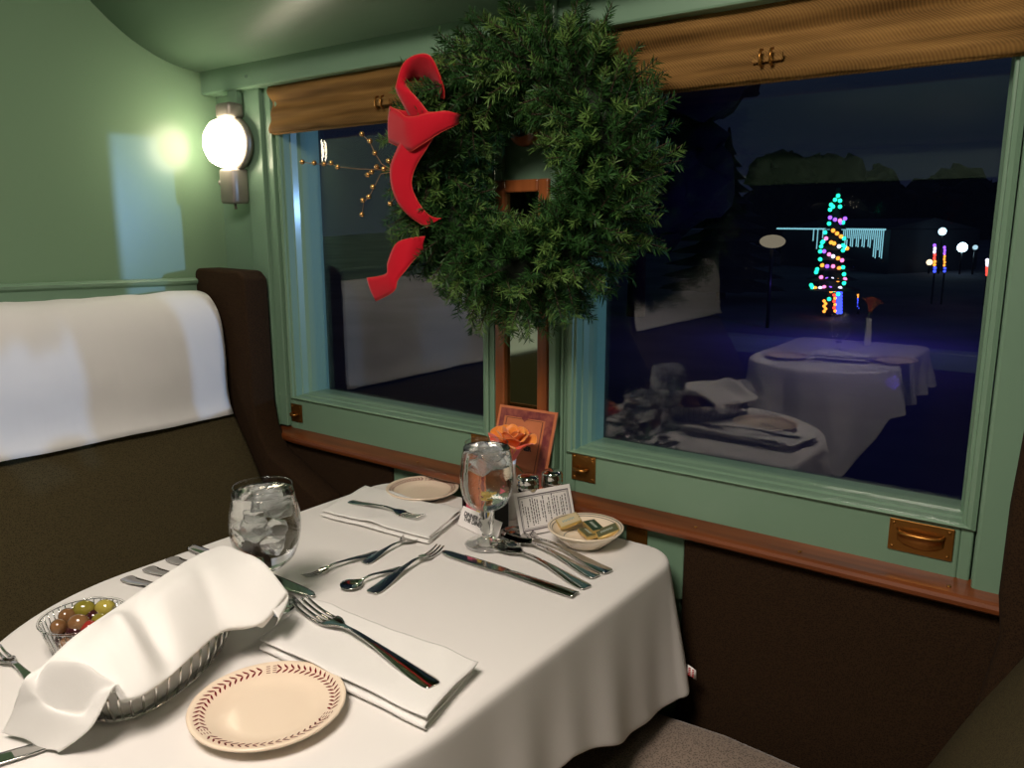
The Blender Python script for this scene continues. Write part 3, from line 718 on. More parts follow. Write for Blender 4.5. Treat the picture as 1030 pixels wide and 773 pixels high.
cutlery('dinner_fork', (437, 691), (301, 609), 'large dinner fork lying on the near folded napkin', 'fork', ZT + .0195, ZT + .0205)
cutlery('dinner_fork', (352, 505), (424, 523), 'fork lying on the far folded napkin', 'fork', ZT + .0150, ZT + .0150)
cutlery('dessert_fork', (381, 556), (305, 583), 'small fork with tines pointing left beside the left glass', 'fork')
cutlery('teaspoon', (366, 567), (420, 540), 'spoon crossing handles with the small fork near the far napkin', 'spoon')
cutlery('teaspoon', (405, 572), (344, 594), 'spoon with bowl to the left in the middle of the cloth', 'spoon')
cutlery('dessert_fork', (373, 597), (443, 553), 'small fork with tines pointing to the right goblet', 'fork')
cutlery('dinner_knife', (579, 600), (445, 556), 'table knife nearest the camera beside three spoons', 'knife')
cutlery('teaspoon', (591, 592), (497, 547), 'spoon next to the knife, nearest of the three spoons', 'spoon')
cutlery('teaspoon', (600, 581), (508, 538), 'middle spoon of the three beside the knife', 'spoon', ZT + .0028)
cutlery('teaspoon', (613, 576), (510, 533), 'spoon nearest the butter bowl, farthest of the three', 'spoon', ZT + .0034)
cutlery('dinner_knife', (193, 552), (316, 601), 'knife passing under the bread cloth beside the left glass', 'knife')
cutlery('teaspoon', (171, 562), (200, 574), 'spoon handle at left table edge, nearest the left glass', 'spoon', length=.183)
cutlery('teaspoon', (148, 572), (176, 583), 'spoon handle at left table edge, between two others', 'spoon', length=.183)
cutlery('teaspoon', (126, 582), (155, 593), 'spoon handle at left table edge, nearest the olive bowl', 'spoon', length=.183)
# fork at the left picture edge, tines left, and the dark knife blade under the cloth flap
cutlery('dessert_fork', (38, 693.5), (-5, 656), 'fork at the left picture edge half hidden under the bread cloth', 'fork', length=.165, tol=1)
cutlery('dinner_knife', (0, 766), (62, 747), 'knife under the corner of the bread cloth in the lower left', 'knife', length=.238, tol=1)

# ================================================================== NAPKINS
def napkin(name, corners, label, th=.018, seed=0, flaps=0):
    """corners nearL, farL, farR, nearR in world xy; folded, fold along the near edge"""
    nl, fl, fr, nr = [Vector((c[0], c[1], 0)) for c in corners]
    t = th
    prof_ = [(1.0, .0012), (.5, .0012), (.06, .0015), (.0, .004), (-.012, t * .30), (.0, t * .48), (.10, t * .50), (.5, t * .47), (.90, t * .46), (.955, t * .55), (.94, t * .68), (.8, t * .72), (.4, t * .78), (.12, t * .84), (.02, t * .90), (.03, t * 1.02), (.14, t * 1.05), (.5, t * .97), (.80, t * .95), (.97, t * .93)]
    PV = [Vector((a, b, 0)) for a, b in prof_]
    P = []
    nx, ny = 44, 90
    for i in range(nx + 1):
        s = i / nx; row = []
        for j in range(ny + 1):
            q = cr1(PV, j / ny); f = q.x; lay = j / ny
            s2 = s + (.012 * lay if s > .5 else -.010 * lay) * (abs(s - .5) * 2) * math.sin(seed + lay * 7)
            lo = nl.lerp(nr, s2); hi = fl.lerp(fr, s2); p = lo.lerp(hi, f)
            wob = .0065 * nz3((s * 3 + seed, f * 1.5, lay)) + .0016 * nz3((s * 9, f * 3, seed + lay * 2))
            z = ZT + .001 + q.y + (max(0, wob + .001)) * lay
            p = p + Vector((.003 * nz3((f * 3, lay * 3, seed)) * (2 * s - 1), .003 * nz3((s * 4, lay * 4, seed + 3)), 0))
            row.append((p.x, p.y, z))
        P.append(row)
    o = obj(name, grid(P), m_nap, None, solid=.0012, subsurf=0)
    return tag(o, label, 'napkin')
n1 = [onz(u, v, ZT + .012).to_2d() for u, v in ((262, 648), (312, 606), (480, 668), (428, 727))]
napkin('folded_napkin', n1, 'white folded napkin under the large dinner fork', .0165, 1)
P4 = [onz(u, v, ZT + .026) for u, v in ((300, 628), (322, 597), (375, 620), (380, 640))]
n2 = [onz(u, v, ZT + .009).to_2d() for u, v in ((323, 516), (368, 490), (466, 515), (431, 544))]
napkin('folded_napkin', n2, 'white folded napkin at the far left place with a small fork', .012, 4)

# ================================================================== BREAD BASKET AND CLOTH
bc_ = Vector((-.854, .446)); ang = math.radians(117)
bk = thing('bread_basket', 'oval chrome wire basket beneath the white bread cloth', 'basket', (bc_.x, bc_.y, ZT + .001), ang)
def oval(a, b, z, n=64): return [(a * math.cos(2 * PI * k / n) * (1 / (abs(math.cos(2 * PI * k / n)) ** 3 + abs(math.sin(2 * PI * k / n)) ** 3) ** (1 / 6)), b * math.sin(2 * PI * k / n) * (1 / (abs(math.cos(2 * PI * k / n)) ** 3 + abs(math.sin(2 * PI * k / n)) ** 3) ** (1 / 6)), z) for k in range(n)]
b = bmesh.new(); tube(b, oval(.119, .068, .046), .0020, 8, closed=True); obj('rim_wire', b, m_wire, bk)
b = bmesh.new(); tube(b, oval(.105, .055, .003), .0016, 8, closed=True); obj('base_wire', b, m_wire, bk)
T, Bm = oval(.119, .068, .046, 44), oval(.105, .055, .003, 44)
for k in range(44):
    b = bmesh.new(); p0, p1 = Vector(T[k]), Vector(Bm[k]); mid_ = p0.lerp(p1, .5) + Vector((p0.x, p0.y, 0)).normalized() * .004
    tube(b, [p0, mid_, p1], .0014, 6); obj('upright_wire', b, m_wire, bk)
b = bmesh.new()
for k in range(-4, 5):
    y = k * .011; xx = .101 * math.sqrt(max(0, 1 - (y / .051) ** 2)); tube(b, [(-xx, y, .002), (xx, y, .002)], .001, 5)
obj('base_grid', b, m_wire, bk)
m_bread = mat('bread_crust', (0.45, 0.22, 0.08), .7, bump=(30, .5, .004))
for k, (uu, vv, ss) in enumerate(((-.055, 0, .9), (.0, .0, .9), (.057, 0, .9))):
    b = bmesh.new(); bmesh.ops.create_icosphere(b, subdivisions=3, radius=1)
    for v in b.verts: v.co = Vector((v.co.x * .029 * ss, v.co.y * .036, v.co.z * .030))
    o = obj('bread_roll', b, m_bread); e_u = Vector((math.cos(ang), math.sin(ang), 0)); e_v = Vector((-math.sin(ang), math.cos(ang), 0))
    o.location = Vector((bc_.x, bc_.y, ZT + .040)) + e_u * uu + e_v * vv
    o.rotation_euler = (0, 0, ang); tag(o, 'bread roll hidden under the cloth in the wire basket', 'bread', 'bread rolls under the cloth')
m_lin = bmesh.new(); OV1, OV0 = oval(.113, .062, .043, 72), oval(.099, .049, .004, 72); rg = []
for t in (0, .25, .5, .75, 1): rg.append([m_lin.verts.new(Vector(OV0[k]).lerp(Vector(OV1[k]), t) * 1.0 + Vector((0, 0, .002 * math.sin(k * .9) * t)) - Vector((OV0[k][0], OV0[k][1], 0)).normalized() * (.002 + .003 * abs(nz3((k * .35, t, 3))))) for k in range(72)])
for i in range(4):
    for k in range(72): m_lin.faces.new((rg[i][k], rg[i][(k + 1) % 72], rg[i + 1][(k + 1) % 72], rg[i + 1][k]))
m_lin.faces.new(rg[0][::-1])
o = obj('basket_liner', m_lin, m_nap, None, solid=.0008); o.location = (bc_.x, bc_.y, ZT + .001); o.rotation_euler = (0, 0, ang); tag(o, 'white cloth lining seen between the wires of the bread basket', 'napkin')
Lr = [(226, 549, .836), (200, 560, .840), (163, 583, .842), (124, 610, .838), (82, 639, .830), (50, 668, .816), (33, 690, .806), (19, 712, .780), (5, 738, .748)]
Rr_ = [(289, 596, .815), (264, 626, .796), (226, 634, .793), (194, 660, .793), (163, 687, .793), (131, 703, .795), (116, 689, .812), (91, 731, .776), (58, 756, .746)]
LV = [onz(*a) for a in Lr]; RV = [onz(*a) for a in Rr_]
HV = []
for i, p in enumerate(LV):
    k = i / 8; q = p + Vector((-.022, -.010, 0)) * (1 - max(0, k - .6) * 2.2) ; q.z = max(ZT + .008, p.z - (.045 if i < 6 else .012)); HV.append(q)
P = []
for i in range(73):
    t = i / 72; l, r_, h = cr1(LV, t), cr1(RV, t), cr1(HV, t); row = []
    bul = .016 * min(1, (1 - t) * 3.0) * (1 if t < .8 else max(0, (1 - t) / .2))
    for j in range(13):
        s = j / 12; p = h.lerp(l, s); p.z += .014 * math.sin(PI * s) * (1 if t < .7 else max(0, (1 - t) / .3)) ; row.append(p)
    for j in range(1, 41):
        s = j / 40; p = l.lerp(r_, s); p.z += bul * math.sin(PI * s) + .004 * math.sin(PI * s) * 2 * nz3((t * 5, s * 2, 2))
        # soft creases running from the ridge down to the rim
        for tc_, wd, dp in ((.40, .035, .011), (.47, .03, -.009), (.20, .03, .0035), (.62, .04, .006), (.74, .028, -.010), (.80, .025, .007)):
            tt = tc_ + (s - .5) * .10
            p.z -= dp * math.exp(-((t - tt) / wd) ** 2) * s * (1 - s) * 6.0
        tt = .735 + .085 * math.sin(PI * s)
        if t > .55: p.z -= .013 * math.exp(-((t - tt - .015) / .028) ** 2) * math.sin(PI * s) ** .6 - .006 * math.exp(-((t - tt + .06) / .03) ** 2) * math.sin(PI * s)
        row.append(p)
    # hem tucked down inside the basket
    e_ = row[-1].copy()
    if t < .70:
        dn = .014 if t < .12 else .005
        row.append(e_ + Vector((-.003, -.001, -dn * .5))); row.append(e_ + Vector((-.007, -.003, -dn)))
    else:
        row.append(e_ + Vector((.0, 0, -.0015))); row.append(e_ + Vector((-.002, 0, -.0025)))
    P.append(row)
# rounded folded far end
end0 = [p.copy() for p in P[0]]
P.insert(0, [p + Vector((.001, .003, -.006)) for p in end0]); P.insert(0, [p + Vector((.004, -.004, -.013)) for p in end0]); P.insert(0, [p + Vector((.02, -.03, -.018)) for p in end0])
o = obj('bread_cloth', grid(P), m_nap, None, solid=.002, subsurf=1); tag(o, 'white cloth napkin folded over the bread in the wire basket', 'napkin')

# ================================================================== OLIVE BOWL
oc = onz(84, 621, ZT + .043)
ob = thing('olive_bowl', 'small clear ribbed bowl of olives at the left table edge', 'bowl', (oc.x, oc.y, ZT + .001))
b = bmesh.new(); rib = lambda k, r, z: 1 + (.022 if k % 2 else -.022) * (1 if z > .006 else 0)
lathe(b, [(0, .002), (.034, .002), (.038, .006), (.0445, .028), (.0485, .043)], 72, rfun=rib); obj('ribbed_bowl', b, m_rib, ob)
b = bmesh.new(); tube(b, [(.0495 * math.cos(2 * PI * k / 48), .0495 * math.sin(2 * PI * k / 48), .044) for k in range(48)], .0016, 8, closed=True)
tube(b, [(.037 * math.cos(2 * PI * k / 48), .037 * math.sin(2 * PI * k / 48), .003) for k in range(48)], .0014, 8, closed=True); obj('rim', b, m_solid, ob)
b = bmesh.new()
for k in range(36):
    a = 2 * PI * k / 36; tube(b, [(.0382 * math.cos(a), .0382 * math.sin(a), .005), (.0445 * math.cos(a), .0445 * math.sin(a), .027), (.0483 * math.cos(a), .0483 * math.sin(a), .043)], .0007, 4)
q = obj('ribs', b, m_wire, ob); q['kind'] = 'stuff'
oliv = {'green': mat('green_olive', (0.17, 0.15, 0.018), .12, coat=.6, var=(60, (0.24, 0.20, 0.03))), 'pale': mat('pale_green_olive', (0.36, 0.30, 0.055), .12, coat=.6), 'brown': mat('brown_olive', (0.16, 0.075, 0.028), .14, coat=.6, var=(70, (0.22, 0.11, 0.045))), 'dark': mat('purple_olive', (0.045, 0.010, 0.012), .1, coat=.6), 'red': mat('red_olive', (0.28, 0.025, 0.018), .12, coat=.6)}
def olive(u, v, z, r_, kind, lab, rot, grp=None):
    b = bmesh.new(); bmesh.ops.create_uvsphere(b, u_segments=20, v_segments=14, radius=1)
    for vv in b.verts:
        x_ = vv.co.copy(); k = 1.22 if True else 1
        vv.co = Vector((x_.x * r_ * k, x_.y * r_, x_.z * r_))
        if x_.x > .93: vv.co.x -= r_ * (x_.x - .93) * 5
    bmesh.ops.recalc_face_normals(b, faces=b.faces)
    o = obj('olive', b, oliv[kind]); o.location = onz(u, v, z); o.rotation_euler = rot; tag(o, lab, 'olive', grp)
zo = ZT + .040
olive(85, 613, zo + .004, .0112, 'green', 'shiny green olive at the back of the heap', (0, .2, .9))
olive(106, 612, zo + .003, .0110, 'pale', 'pale yellow green olive, brightest in the bowl', (0, .1, .5))
olive(68, 620, zo, .0100, 'brown', 'brown olive with a pit hole facing left', (0, .5, 2.0))
olive(79, 627, zo + .002, .0108, 'brown', 'plump tan olive in the middle of the heap', (0, .1, .7))
olive(59, 631, zo - .003, .0100, 'brown', 'tan olive nearest the left rim of the bowl', (0, .6, 2.6))
olive(94, 621, zo - .005, .0095, 'dark', 'dark purple olive tucked under the pale one', (0, .2, .3))
olive(101, 625, zo - .002, .0095, 'green', 'small green olive at the right next to the bread cloth', (0, .2, .2))
olive(90, 632, zo - .004, .0095, 'red', 'reddish olive at the front of the heap', (0, .2, .6))
olive(76, 636, zo - .008, .0100, 'dark', 'nearly black olive at the front rim', (0, .1, .6))
for k in range(9):
    a = 2 * PI * k / 9; b = bmesh.new(); bmesh.ops.create_uvsphere(b, u_segments=14, v_segments=10, radius=.0105)
    o = obj('olive', b, oliv['brown' if k % 2 else 'dark']); o.location = (oc.x + .024 * math.cos(a), oc.y + .024 * math.sin(a), ZT + .0175); tag(o, 'olive in the lower layer seen through the clear bowl', 'olive', 'olives in the lower layer')

# ================================================================== CONDIMENT GROUP
def quad(nm, c4, th, m, parent=None):
    """flat card from 4 world corners TL TR BR BL with thickness"""
    tl, tr, br, bl = c4; n = (tr - tl).cross(bl - tl).normalized() * th
    vs = [tl, tr, br, bl, tl + n, tr + n, br + n, bl + n]
    return obj(nm, ([tuple(v) for v in vs], [(0, 3, 2, 1), (4, 5, 6, 7), (0, 1, 5, 4), (1, 2, 6, 5), (2, 3, 7, 6), (3, 0, 4, 7)]), m, parent, smooth=False)
def on_card(c4, s, t, off):
    tl, tr, br, bl = c4; n = (tr - tl).cross(bl - tl).normalized()
    return tl.lerp(tr, s).lerp(bl.lerp(br, s), t) - n * off
def card_rects(c4, rects, off):
    vs, fs = [], []
    for s0, t0, s1, t1 in rects:
        k = len(vs); vs += [tuple(on_card(c4, s, t, off)) for s, t in ((s0, t0), (s1, t0), (s1, t1), (s0, t1))]; fs.append((k, k + 1, k + 2, k + 3))
    return vs, fs
# which side faces the room: towards -Y
# menu booklet
dv = lambda u, v, y: ony(u, v, y)
mtl, mtr = ony(503, 407, 1.180), ony(561, 415.5, 1.180)
mbr = Vector((-.784, 1.158, .786)); mbl = mbr + (mtl - mtr); mbl.z = mbr.z
M4c = (mtl, mtr, mbr, mbl)
mn = thing('menu_booklet', 'terracotta menu with plum ornament border leaning behind the rose', 'menu', tuple(mbl.lerp(mbr, .5)))
def reparent(o, root):
    o.parent = root; o.matrix_parent_inverse = Matrix.Translation(-root.location)
nrm = (mtr - mtl).cross(mbl - mtl).normalized(); sgn = 1 if nrm.y > 0 else -1
reparent(quad('back_cover', M4c, .003 * sgn, m_menu), mn)
B_ = []
for s0, t0, s1, t1 in ((.04, .03, .96, .13), (.04, .03, .12, .97), (.83, .13, .96, .97)): B_.append((s0, t0, s1, t1))
reparent(obj('ornament_border', card_rects(M4c, B_, .0006 * sgn), m_menub, smooth=False), mn)
reparent(obj('thin_rule', card_rects(M4c, [(.16, .145, .79, .15), (.785, .145, .795, .97), (.16, .145, .17, .97)], .0006 * sgn), m_ink, smooth=False), mn)
heart = [on_card(M4c, s, t, .0009 * sgn) for s, t in ((.42, .11), (.46, .10), (.48, .115), (.50, .10), (.54, .11), (.53, .14), (.48, .18), (.43, .14))]
reparent(obj('heart_ornament', ([tuple(h) for h in heart], [tuple(range(8))]), m_menub, smooth=False), mn)
def text_on(c4, s, t, body, size, m, parent, off=.001, rot=0, align='CENTER', bold=.0):
    tl, tr, br, bl = c4; xa = (tr - tl).normalized(); ya = (tl - bl); ya = (ya - xa * ya.dot(xa)).normalized()
    if rot: xa, ya = ya * (1 if rot > 0 else -1), -xa * (1 if rot > 0 else -1)
    za = xa.cross(ya)
    cu = bpy.data.curves.new('lettering', 'FONT'); cu.body = body; cu.size = size; cu.align_x = align; cu.align_y = 'CENTER'; cu.extrude = .0001; cu.offset = bold; cu.space_line = .8
    o = bpy.data.objects.new('lettering', cu); C.objects.link(o)
    M = Matrix((xa, ya, za)).transposed().to_4x4(); M.translation = on_card(c4, s, t, 0) + za * off; o.matrix_world = M
    cu.materials.append(m)
    dg = bpy.context.evaluated_depsgraph_get(); me = bpy.data.meshes.new_from_object(o.evaluated_get(dg)); o2 = bpy.data.objects.new('lettering', me); C.objects.link(o2); o2.matrix_world = M
    bpy.data.objects.remove(o)
    if parent is not None: mw = M.copy(); o2.parent = parent; o2.matrix_parent_inverse = Matrix.Translation(-parent.location)
    return o2
text_on(M4c, .53, .375, 'DINNER\nON THE', .0115, m_ink, mn, bold=.0006)
text_on(M4c, .55, .52, 'DINER', .0115, m_ink, mn, bold=.0006)
# rose in a slim white vase
rp = ony(513, 448, 1.105)
vb = thing('bud_vase', 'slim white bud vase behind the right goblet', 'vase', (rp.x, rp.y, ZT + .001))
b = bmesh.new(); lathe(b, [(0, 0), (.014, 0), (.0155, .008), (.0145, .035), (.013, .070), (.010, .095), (.0125, .125), (.011, .125), (.0085, .095), (0, .06)], 28); obj('body', b, mat('white_porcelain', (.8, .78, .74), .2, coat=.4), vb)
rs = thing('rose', 'orange rose with red tipped petals standing before the menu', 'flower', (rp.x, rp.y, rp.z - .030))
rs.scale = (1.15, 1.15, 1.65)
m_ro = mat('orange_petal', (0.88, 0.24, 0.025), .5, sheen=.3, var=(30, (0.92, 0.33, 0.06))); m_ro2 = mat('coral_petal', (0.80, 0.085, 0.03), .5, sheen=.3); m_stem = mat('stem_green', (0.05, 0.12, 0.03), .5)
def petal(a, r0, r1, h, w_, curl, m, z0=0, tilt=0):
    P = []
    for i in range(11):
        s = -1 + 2 * i / 10; row = []
        for j in range(11):
            t = j / 10; rad = r0 * (1 - t) ** 1.2 + (r0 + (r1 - r0) * math.sin(t * PI / 2) + curl * t ** 5) * (1 - (1 - t) ** 1.2)
            aw = w_ * (math.sin(min(1, t * 1.25 + .12) * PI / 2)) * (1 - .35 * t ** 6)
            aa = a + s * aw; zz = z0 + h * (t - .10 * s * s * t - .12 * t ** 7 * (curl > 0))
            rad += .002 * s * s * t
            row.append((rad * math.cos(aa), rad * math.sin(aa), zz + tilt * rad * math.cos(aa)))
        P.append(row)
    return obj('petal', grid(P), m, rs, solid=.0006, subsurf=1)
for k in range(4): petal(k * 1.7, .002, .008, .038, 1.1, .001, m_ro, .006)
for k in range(5): petal(k * 1.26 + .4, .004, .014, .040, .85, .004, m_ro, .004)
for k in range(5): petal(k * 1.26 + .9, .006, .020, .040, .80, .006, m_ro, .001)
for k in range(6): petal(k * 1.05 + .2, .008, .026, .037, .72, .012, m_ro2 if k in (1, 3, 5) else m_ro, -.001)
b = bmesh.new(); tube(b, [(0, 0, .004), (0, 0, -.02), (0, 0, -.045)], [.004, .0022, .0022], 8); obj('stem', b, m_stem, rs)
for k in range(3):
    a = k * 2.1; obj('sepal', grid([[(0.004 * math.cos(a + s * .6), .004 * math.sin(a + s * .6), -.002), (.014 * math.cos(a + s * .2), .014 * math.sin(a + s * .2), -.006), (.024 * math.cos(a), .024 * math.sin(a), -.014)] for s in (-1, 0, 1)]), m_stem, rs, solid=.0006)
rs.rotation_euler = (.18, .10, .6)
# shakers
def shaker(u, v, y, label):
    p = ony(u, v, y); r = thing('shaker', label, 'shaker', (p.x, y, ZT + .001))
    b = bmesh.new(); lathe(b, [(0, 0), (.018, 0), (.0205, .004), (.0195, .05), (.0165, .072), (0, .072)], 28); obj('glass_body', b, m_glass, r)
    b = bmesh.new(); lathe(b, [(0, .003), (.016, .003), (.017, .04), (0, .04)], 24); obj('salt', b, m_paper, r) if 'salt' in label else obj('pepper', b, m_bark, r)
    b = bmesh.new(); lathe(b, [(.0165, .068), (.0195, .070), (.0200, .080), (.0188, .082), (.0198, .085), (.0188, .088), (.0196, .091), (.0175, .0955), (.010, .099), (0, .100)], 28); obj('screw_cap', b, m_steel, r)
shaker(531, 485, 1.084, 'salt shaker with chrome cap beside the vase')
shaker(555, 488, 1.130, 'pepper shaker with chrome cap nearest the butter bowl')
# white information card
cbl = onz(524, 540.5, ZT + .003); cbr = cbl + (onz(552, 534.6, ZT + .003) - cbl).normalized() * .113
ctl = ony(516.5, 497, cbl.y + .003); up = ctl - cbl; ctr_ = cbr + up
C4 = (ctl, ctr_, cbr, cbl); nrm = (ctr_ - ctl).cross(cbl - ctl).normalized(); sg = 1 if nrm.y > 0 else -1
ic = thing('information_card', 'white printed card with grey border leaning behind the butter bowl', 'card', tuple(cbl.lerp(cbr, .5)))
reparent(quad('card_sheet', C4, .0012 * sg, m_paper), ic)
reparent(obj('border', card_rects(C4, [(.05, .09, .95, .12), (.05, .88, .95, .91), (.05, .12, .065, .88), (.935, .12, .95, .88), (.075, .14, .925, .15), (.075, .85, .925, .86), (.075, .15, .082, .85), (.918, .15, .925, .85)], .0005 * sg), m_grey, smooth=False), ic)
rr = random.Random(3); lines = []
for s, t0, t1 in ((.115, .20, .52), (.155, .34, .82), (.20, .36, .70), (.255, .18, .80), (.295, .17, .76), (.335, .20, .78), (.375, .22, .72), (.44, .26, .66), (.48, .16, .78), (.545, .34, .60), (.58, .22, .74), (.64, .14, .62), (.68, .20, .70), (.73, .22, .66), (.79, .26, .70), (.825, .22, .68), (.88, .20, .60)):
    t = t0
    while t < t1:
        L_ = rr.uniform(.03, .09); lines.append((s - .008, t, s + .008, min(t1, t + L_))); t += L_ + .018
reparent(obj('printed_lines', card_rects(C4, lines, .0005 * sg), m_ink, smooth=False), ic)
# small tent card
sbl = onz(460, 528, ZT + .002); sbr = onz(499, 546, ZT + .002); stl = ony(466, 509, sbl.y + .012); str_ = sbr + (stl - sbl)
S4 = (stl, str_, sbr, sbl); nrm = (str_ - stl).cross(sbl - stl).normalized(); sg2 = 1 if nrm.y > 0 else -1
sk = thing('tent_card', 'small white card lettered dinner on the diner behind the goblet stem', 'card', tuple(sbl.lerp(sbr, .5)))
reparent(quad('card_sheet', S4, .0008 * sg2, m_paper), sk)
text_on(S4, .36, .45, 'DINNER ON\nTHE DINER', .0105, m_ink, sk, off=.0006, bold=.0003)
# sugar caddy
sp = ony(488, 505, 1.052); sgc = thing('sugar_caddy', 'dark holder filled with sugar packets behind the goblet', 'caddy', (sp.x, 1.052, ZT + .001))
obj('holder', boxes(((-.038, -.018, 0), (.038, .018, .003)), ((-.038, -.018, .003), (-.035, .018, .062)), ((.035, -.018, .003), (.038, .018, .062)), ((-.035, -.018, .003), (.035, -.0155, .022)), ((-.035, .0155, .003), (.035, .018, .035))), m_black, sgc, smooth=False)
cols = [('pink', (.75, .12, .20)), ('pink', (.75, .12, .20)), ('yellow', (.85, .62, .08)), ('yellow', (.85, .62, .08)), ('blue', (.10, .20, .45)), ('white', (.8, .8, .78))]
for k, (nm, c_) in enumerate(cols):
    b = bmesh.new(); box(b, (-.0052, -.014, 0), (.0052, .014, .072 - .003 * (k % 2))); o = obj('sugar_packet', b, mat(nm + '_packet', c_, .5), None, smooth=False, bevel=.002)
    o.location = (sp.x - .028 + k * .0112, 1.052, ZT + .005)
    tag(o, {'pink': 'pink sugar packets at the left of the caddy', 'yellow': 'yellow sugar packets in the middle of the caddy', 'blue': 'blue sugar packet right of the yellow ones', 'white': 'white sugar packet at the right end of the caddy'}[nm], 'packet', {'pink': 'pink sugar packets', 'yellow': 'yellow sugar packets'}.get(nm))

# ================================================================== WREATH
WCy = 1.095
wc = ony(507, 171, 1.055); wc = Vector((wc.x, WCy, wc.z))
wr_ = thing('christmas_wreath', 'thick green fir wreath with red bow hanging between the windows', 'wreath', tuple(wc))
RM, RT = .160, .070
rnd = random.Random(11)
vs, fs, mi = [], [], []
def needle(p, d, L_, wd, m):
    s = d.cross(Vector((rnd.uniform(-1, 1), rnd.uniform(-1, 1), rnd.uniform(-1, 1)))).normalized() * wd
    k = len(vs); vs.extend([tuple(p - s * .6), tuple(p + s * .6), tuple(p + d * L_ * .6 + s), tuple(p + d * L_), tuple(p + d * L_ * .6 - s)])
    fs.append((k, k + 1, k + 2, k + 3, k + 4)); mi.append(m)
stems = bmesh.new()
NS = 1450
for i in range(NS):
    th = 2 * PI * i / NS * 7 % (2 * PI) + rnd.uniform(-.05, .05); ph = rnd.uniform(-PI, PI)
    er = Vector((math.cos(th), 0, math.sin(th))); et = Vector((-math.sin(th), 0, math.cos(th))); ef = Vector((0, -1, 0))
    out = er * math.cos(ph) + ef * math.sin(ph)
    if out.y > .25: out.y *= .3; out.normalize()
    root = er * RM + out * RT * rnd.uniform(.25, .8)
    inner = max(0, -out.dot(er))
    d = (out * rnd.uniform(.6, 1.1) + et * rnd.uniform(.1, .7) + Vector((rnd.uniform(-1, 1), rnd.uniform(-1, 1), rnd.uniform(-1, 1))) * .22).normalized()
    L_ = rnd.uniform(.045, .082) * (1 - .40 * inner)
    tip_new = rnd.random() < .35
    n = int(80 * L_ / .07)
    side = d.cross(Vector((0, 0, 1))).normalized()
    for k in range(n):
        t = k / n; p = root + d * L_ * t + Vector((0, 0, -.006 * t * t)); a = rnd.uniform(0, 2 * PI)
        o1 = d.orthogonal().normalized(); o2 = d.cross(o1)
        nd = (d * rnd.uniform(.45, .9) + (o1 * math.cos(a) + o2 * math.sin(a))).normalized()
        m = 2 if (tip_new and t > .55) else (1 if rnd.random() < .5 else 0)
        needle(p, nd, rnd.uniform(.016, .025) * (1 - .3 * t), .00085, m)
    tube(stems, [root, root + d * L_ * .5, root + d * L_], [.0014, .0011, .0006], 4, cap=False)
vs = [v if v[1] < .066 else (v[0], .066 + .001 * (v[1] - .066), v[2]) for v in vs]
me = bpy.data.meshes.new('foliage'); me.from_pydata(vs, [], fs)
for c_ in ((0.014, 0.048, 0.012), (0.028, 0.085, 0.018), (0.085, 0.160, 0.035)):
    me.materials.append(mat('fir_needle', c_, .5, spec=.2))
me.polygons.foreach_set('material_index', mi); fo = bpy.data.objects.new('foliage', me); C.objects.link(fo); fo.parent = wr_
obj('twigs', stems, m_bark, wr_)
b = bmesh.new(); tube(b, [(RM * math.cos(2 * PI * k / 40), 0, RM * math.sin(2 * PI * k / 40)) for k in range(40)], .034, 10, closed=True); obj('ring_core', b, mat('dark_moss_core', (0.008, 0.014, 0.006), .9), wr_)
# ribbon: pairs of edge positions (u,v,y)
def ribbon(pairs, nm='bow_loop'):
    A = [ony(*a) - wc for a, b_ in pairs]; B2 = [ony(*b_) - wc for a, b_ in pairs]; P = []; n = (len(pairs) - 1) * 8
    for i in range(n + 1):
        a, b_ = cr1(A, i / n), cr1(B2, i / n); mdv = Vector((0, -.003, 0))
        P.append([tuple(a.lerp(b_, s) + mdv * math.sin(PI * s)) for s in [k / 6 for k in range(7)]])
    r = obj(nm, grid(P), m_red, bow, solid=.0012)
    for k, side in ((0, A), (1, B2)):
        b = bmesh.new(); tube(b, [cr1(side, i / n) for i in range(n + 1)], .0008, 5); obj('wired_edge', b, m_redge, r)
    return r
bow = bpy.data.objects.new('ribbon_bow', None); C.objects.link(bow); bow.parent = wr_; bow['label'] = 'red velvet ribbon bow with orange wired edges'
Y0 = .985
ribbon([((447, 100, Y0 + .03), (437, 96, Y0 + .06)), ((446, 86, Y0 + .02), (436, 90, Y0 + .05)), ((434, 58, Y0), (428, 83, Y0 + .03)), ((420, 55, Y0 - .01), (417, 81, Y0 + .02)), ((406, 64, Y0 - .01), (409, 83, Y0 + .0)), ((399, 84, Y0 - .012), (408, 86, Y0 - .005)), ((399, 92, Y0 - .01), (412, 91, Y0 - .012)), ((406, 106, Y0 - .006), (422, 102, Y0 - .008)), ((412, 118, Y0), (432, 115, Y0))])
ribbon([((392, 107, Y0 + .015), (391, 143, Y0 + .015)), ((401, 112, Y0 - .005), (400, 147, Y0 - .0)), ((410, 118, Y0 - .02), (412, 152, Y0 - .012)), ((428, 115, Y0 - .022), (420, 148, Y0 - .016)), ((446, 112, Y0 - .015), (442, 134, Y0 - .010)), ((458, 114, Y0 - .0), (456, 127, Y0 + .0)), ((463, 116, Y0 + .015), (462, 124, Y0 + .015))])
ribbon([((392, 108, Y0 + .014), (393, 128, Y0 + .014)), ((408, 112, Y0 + .0), (404, 124, Y0 + .01)), ((430, 113, Y0 - .002), (425, 124, Y0 + .0)), ((450, 113, Y0 + .0), (446, 124, Y0 + .004))])
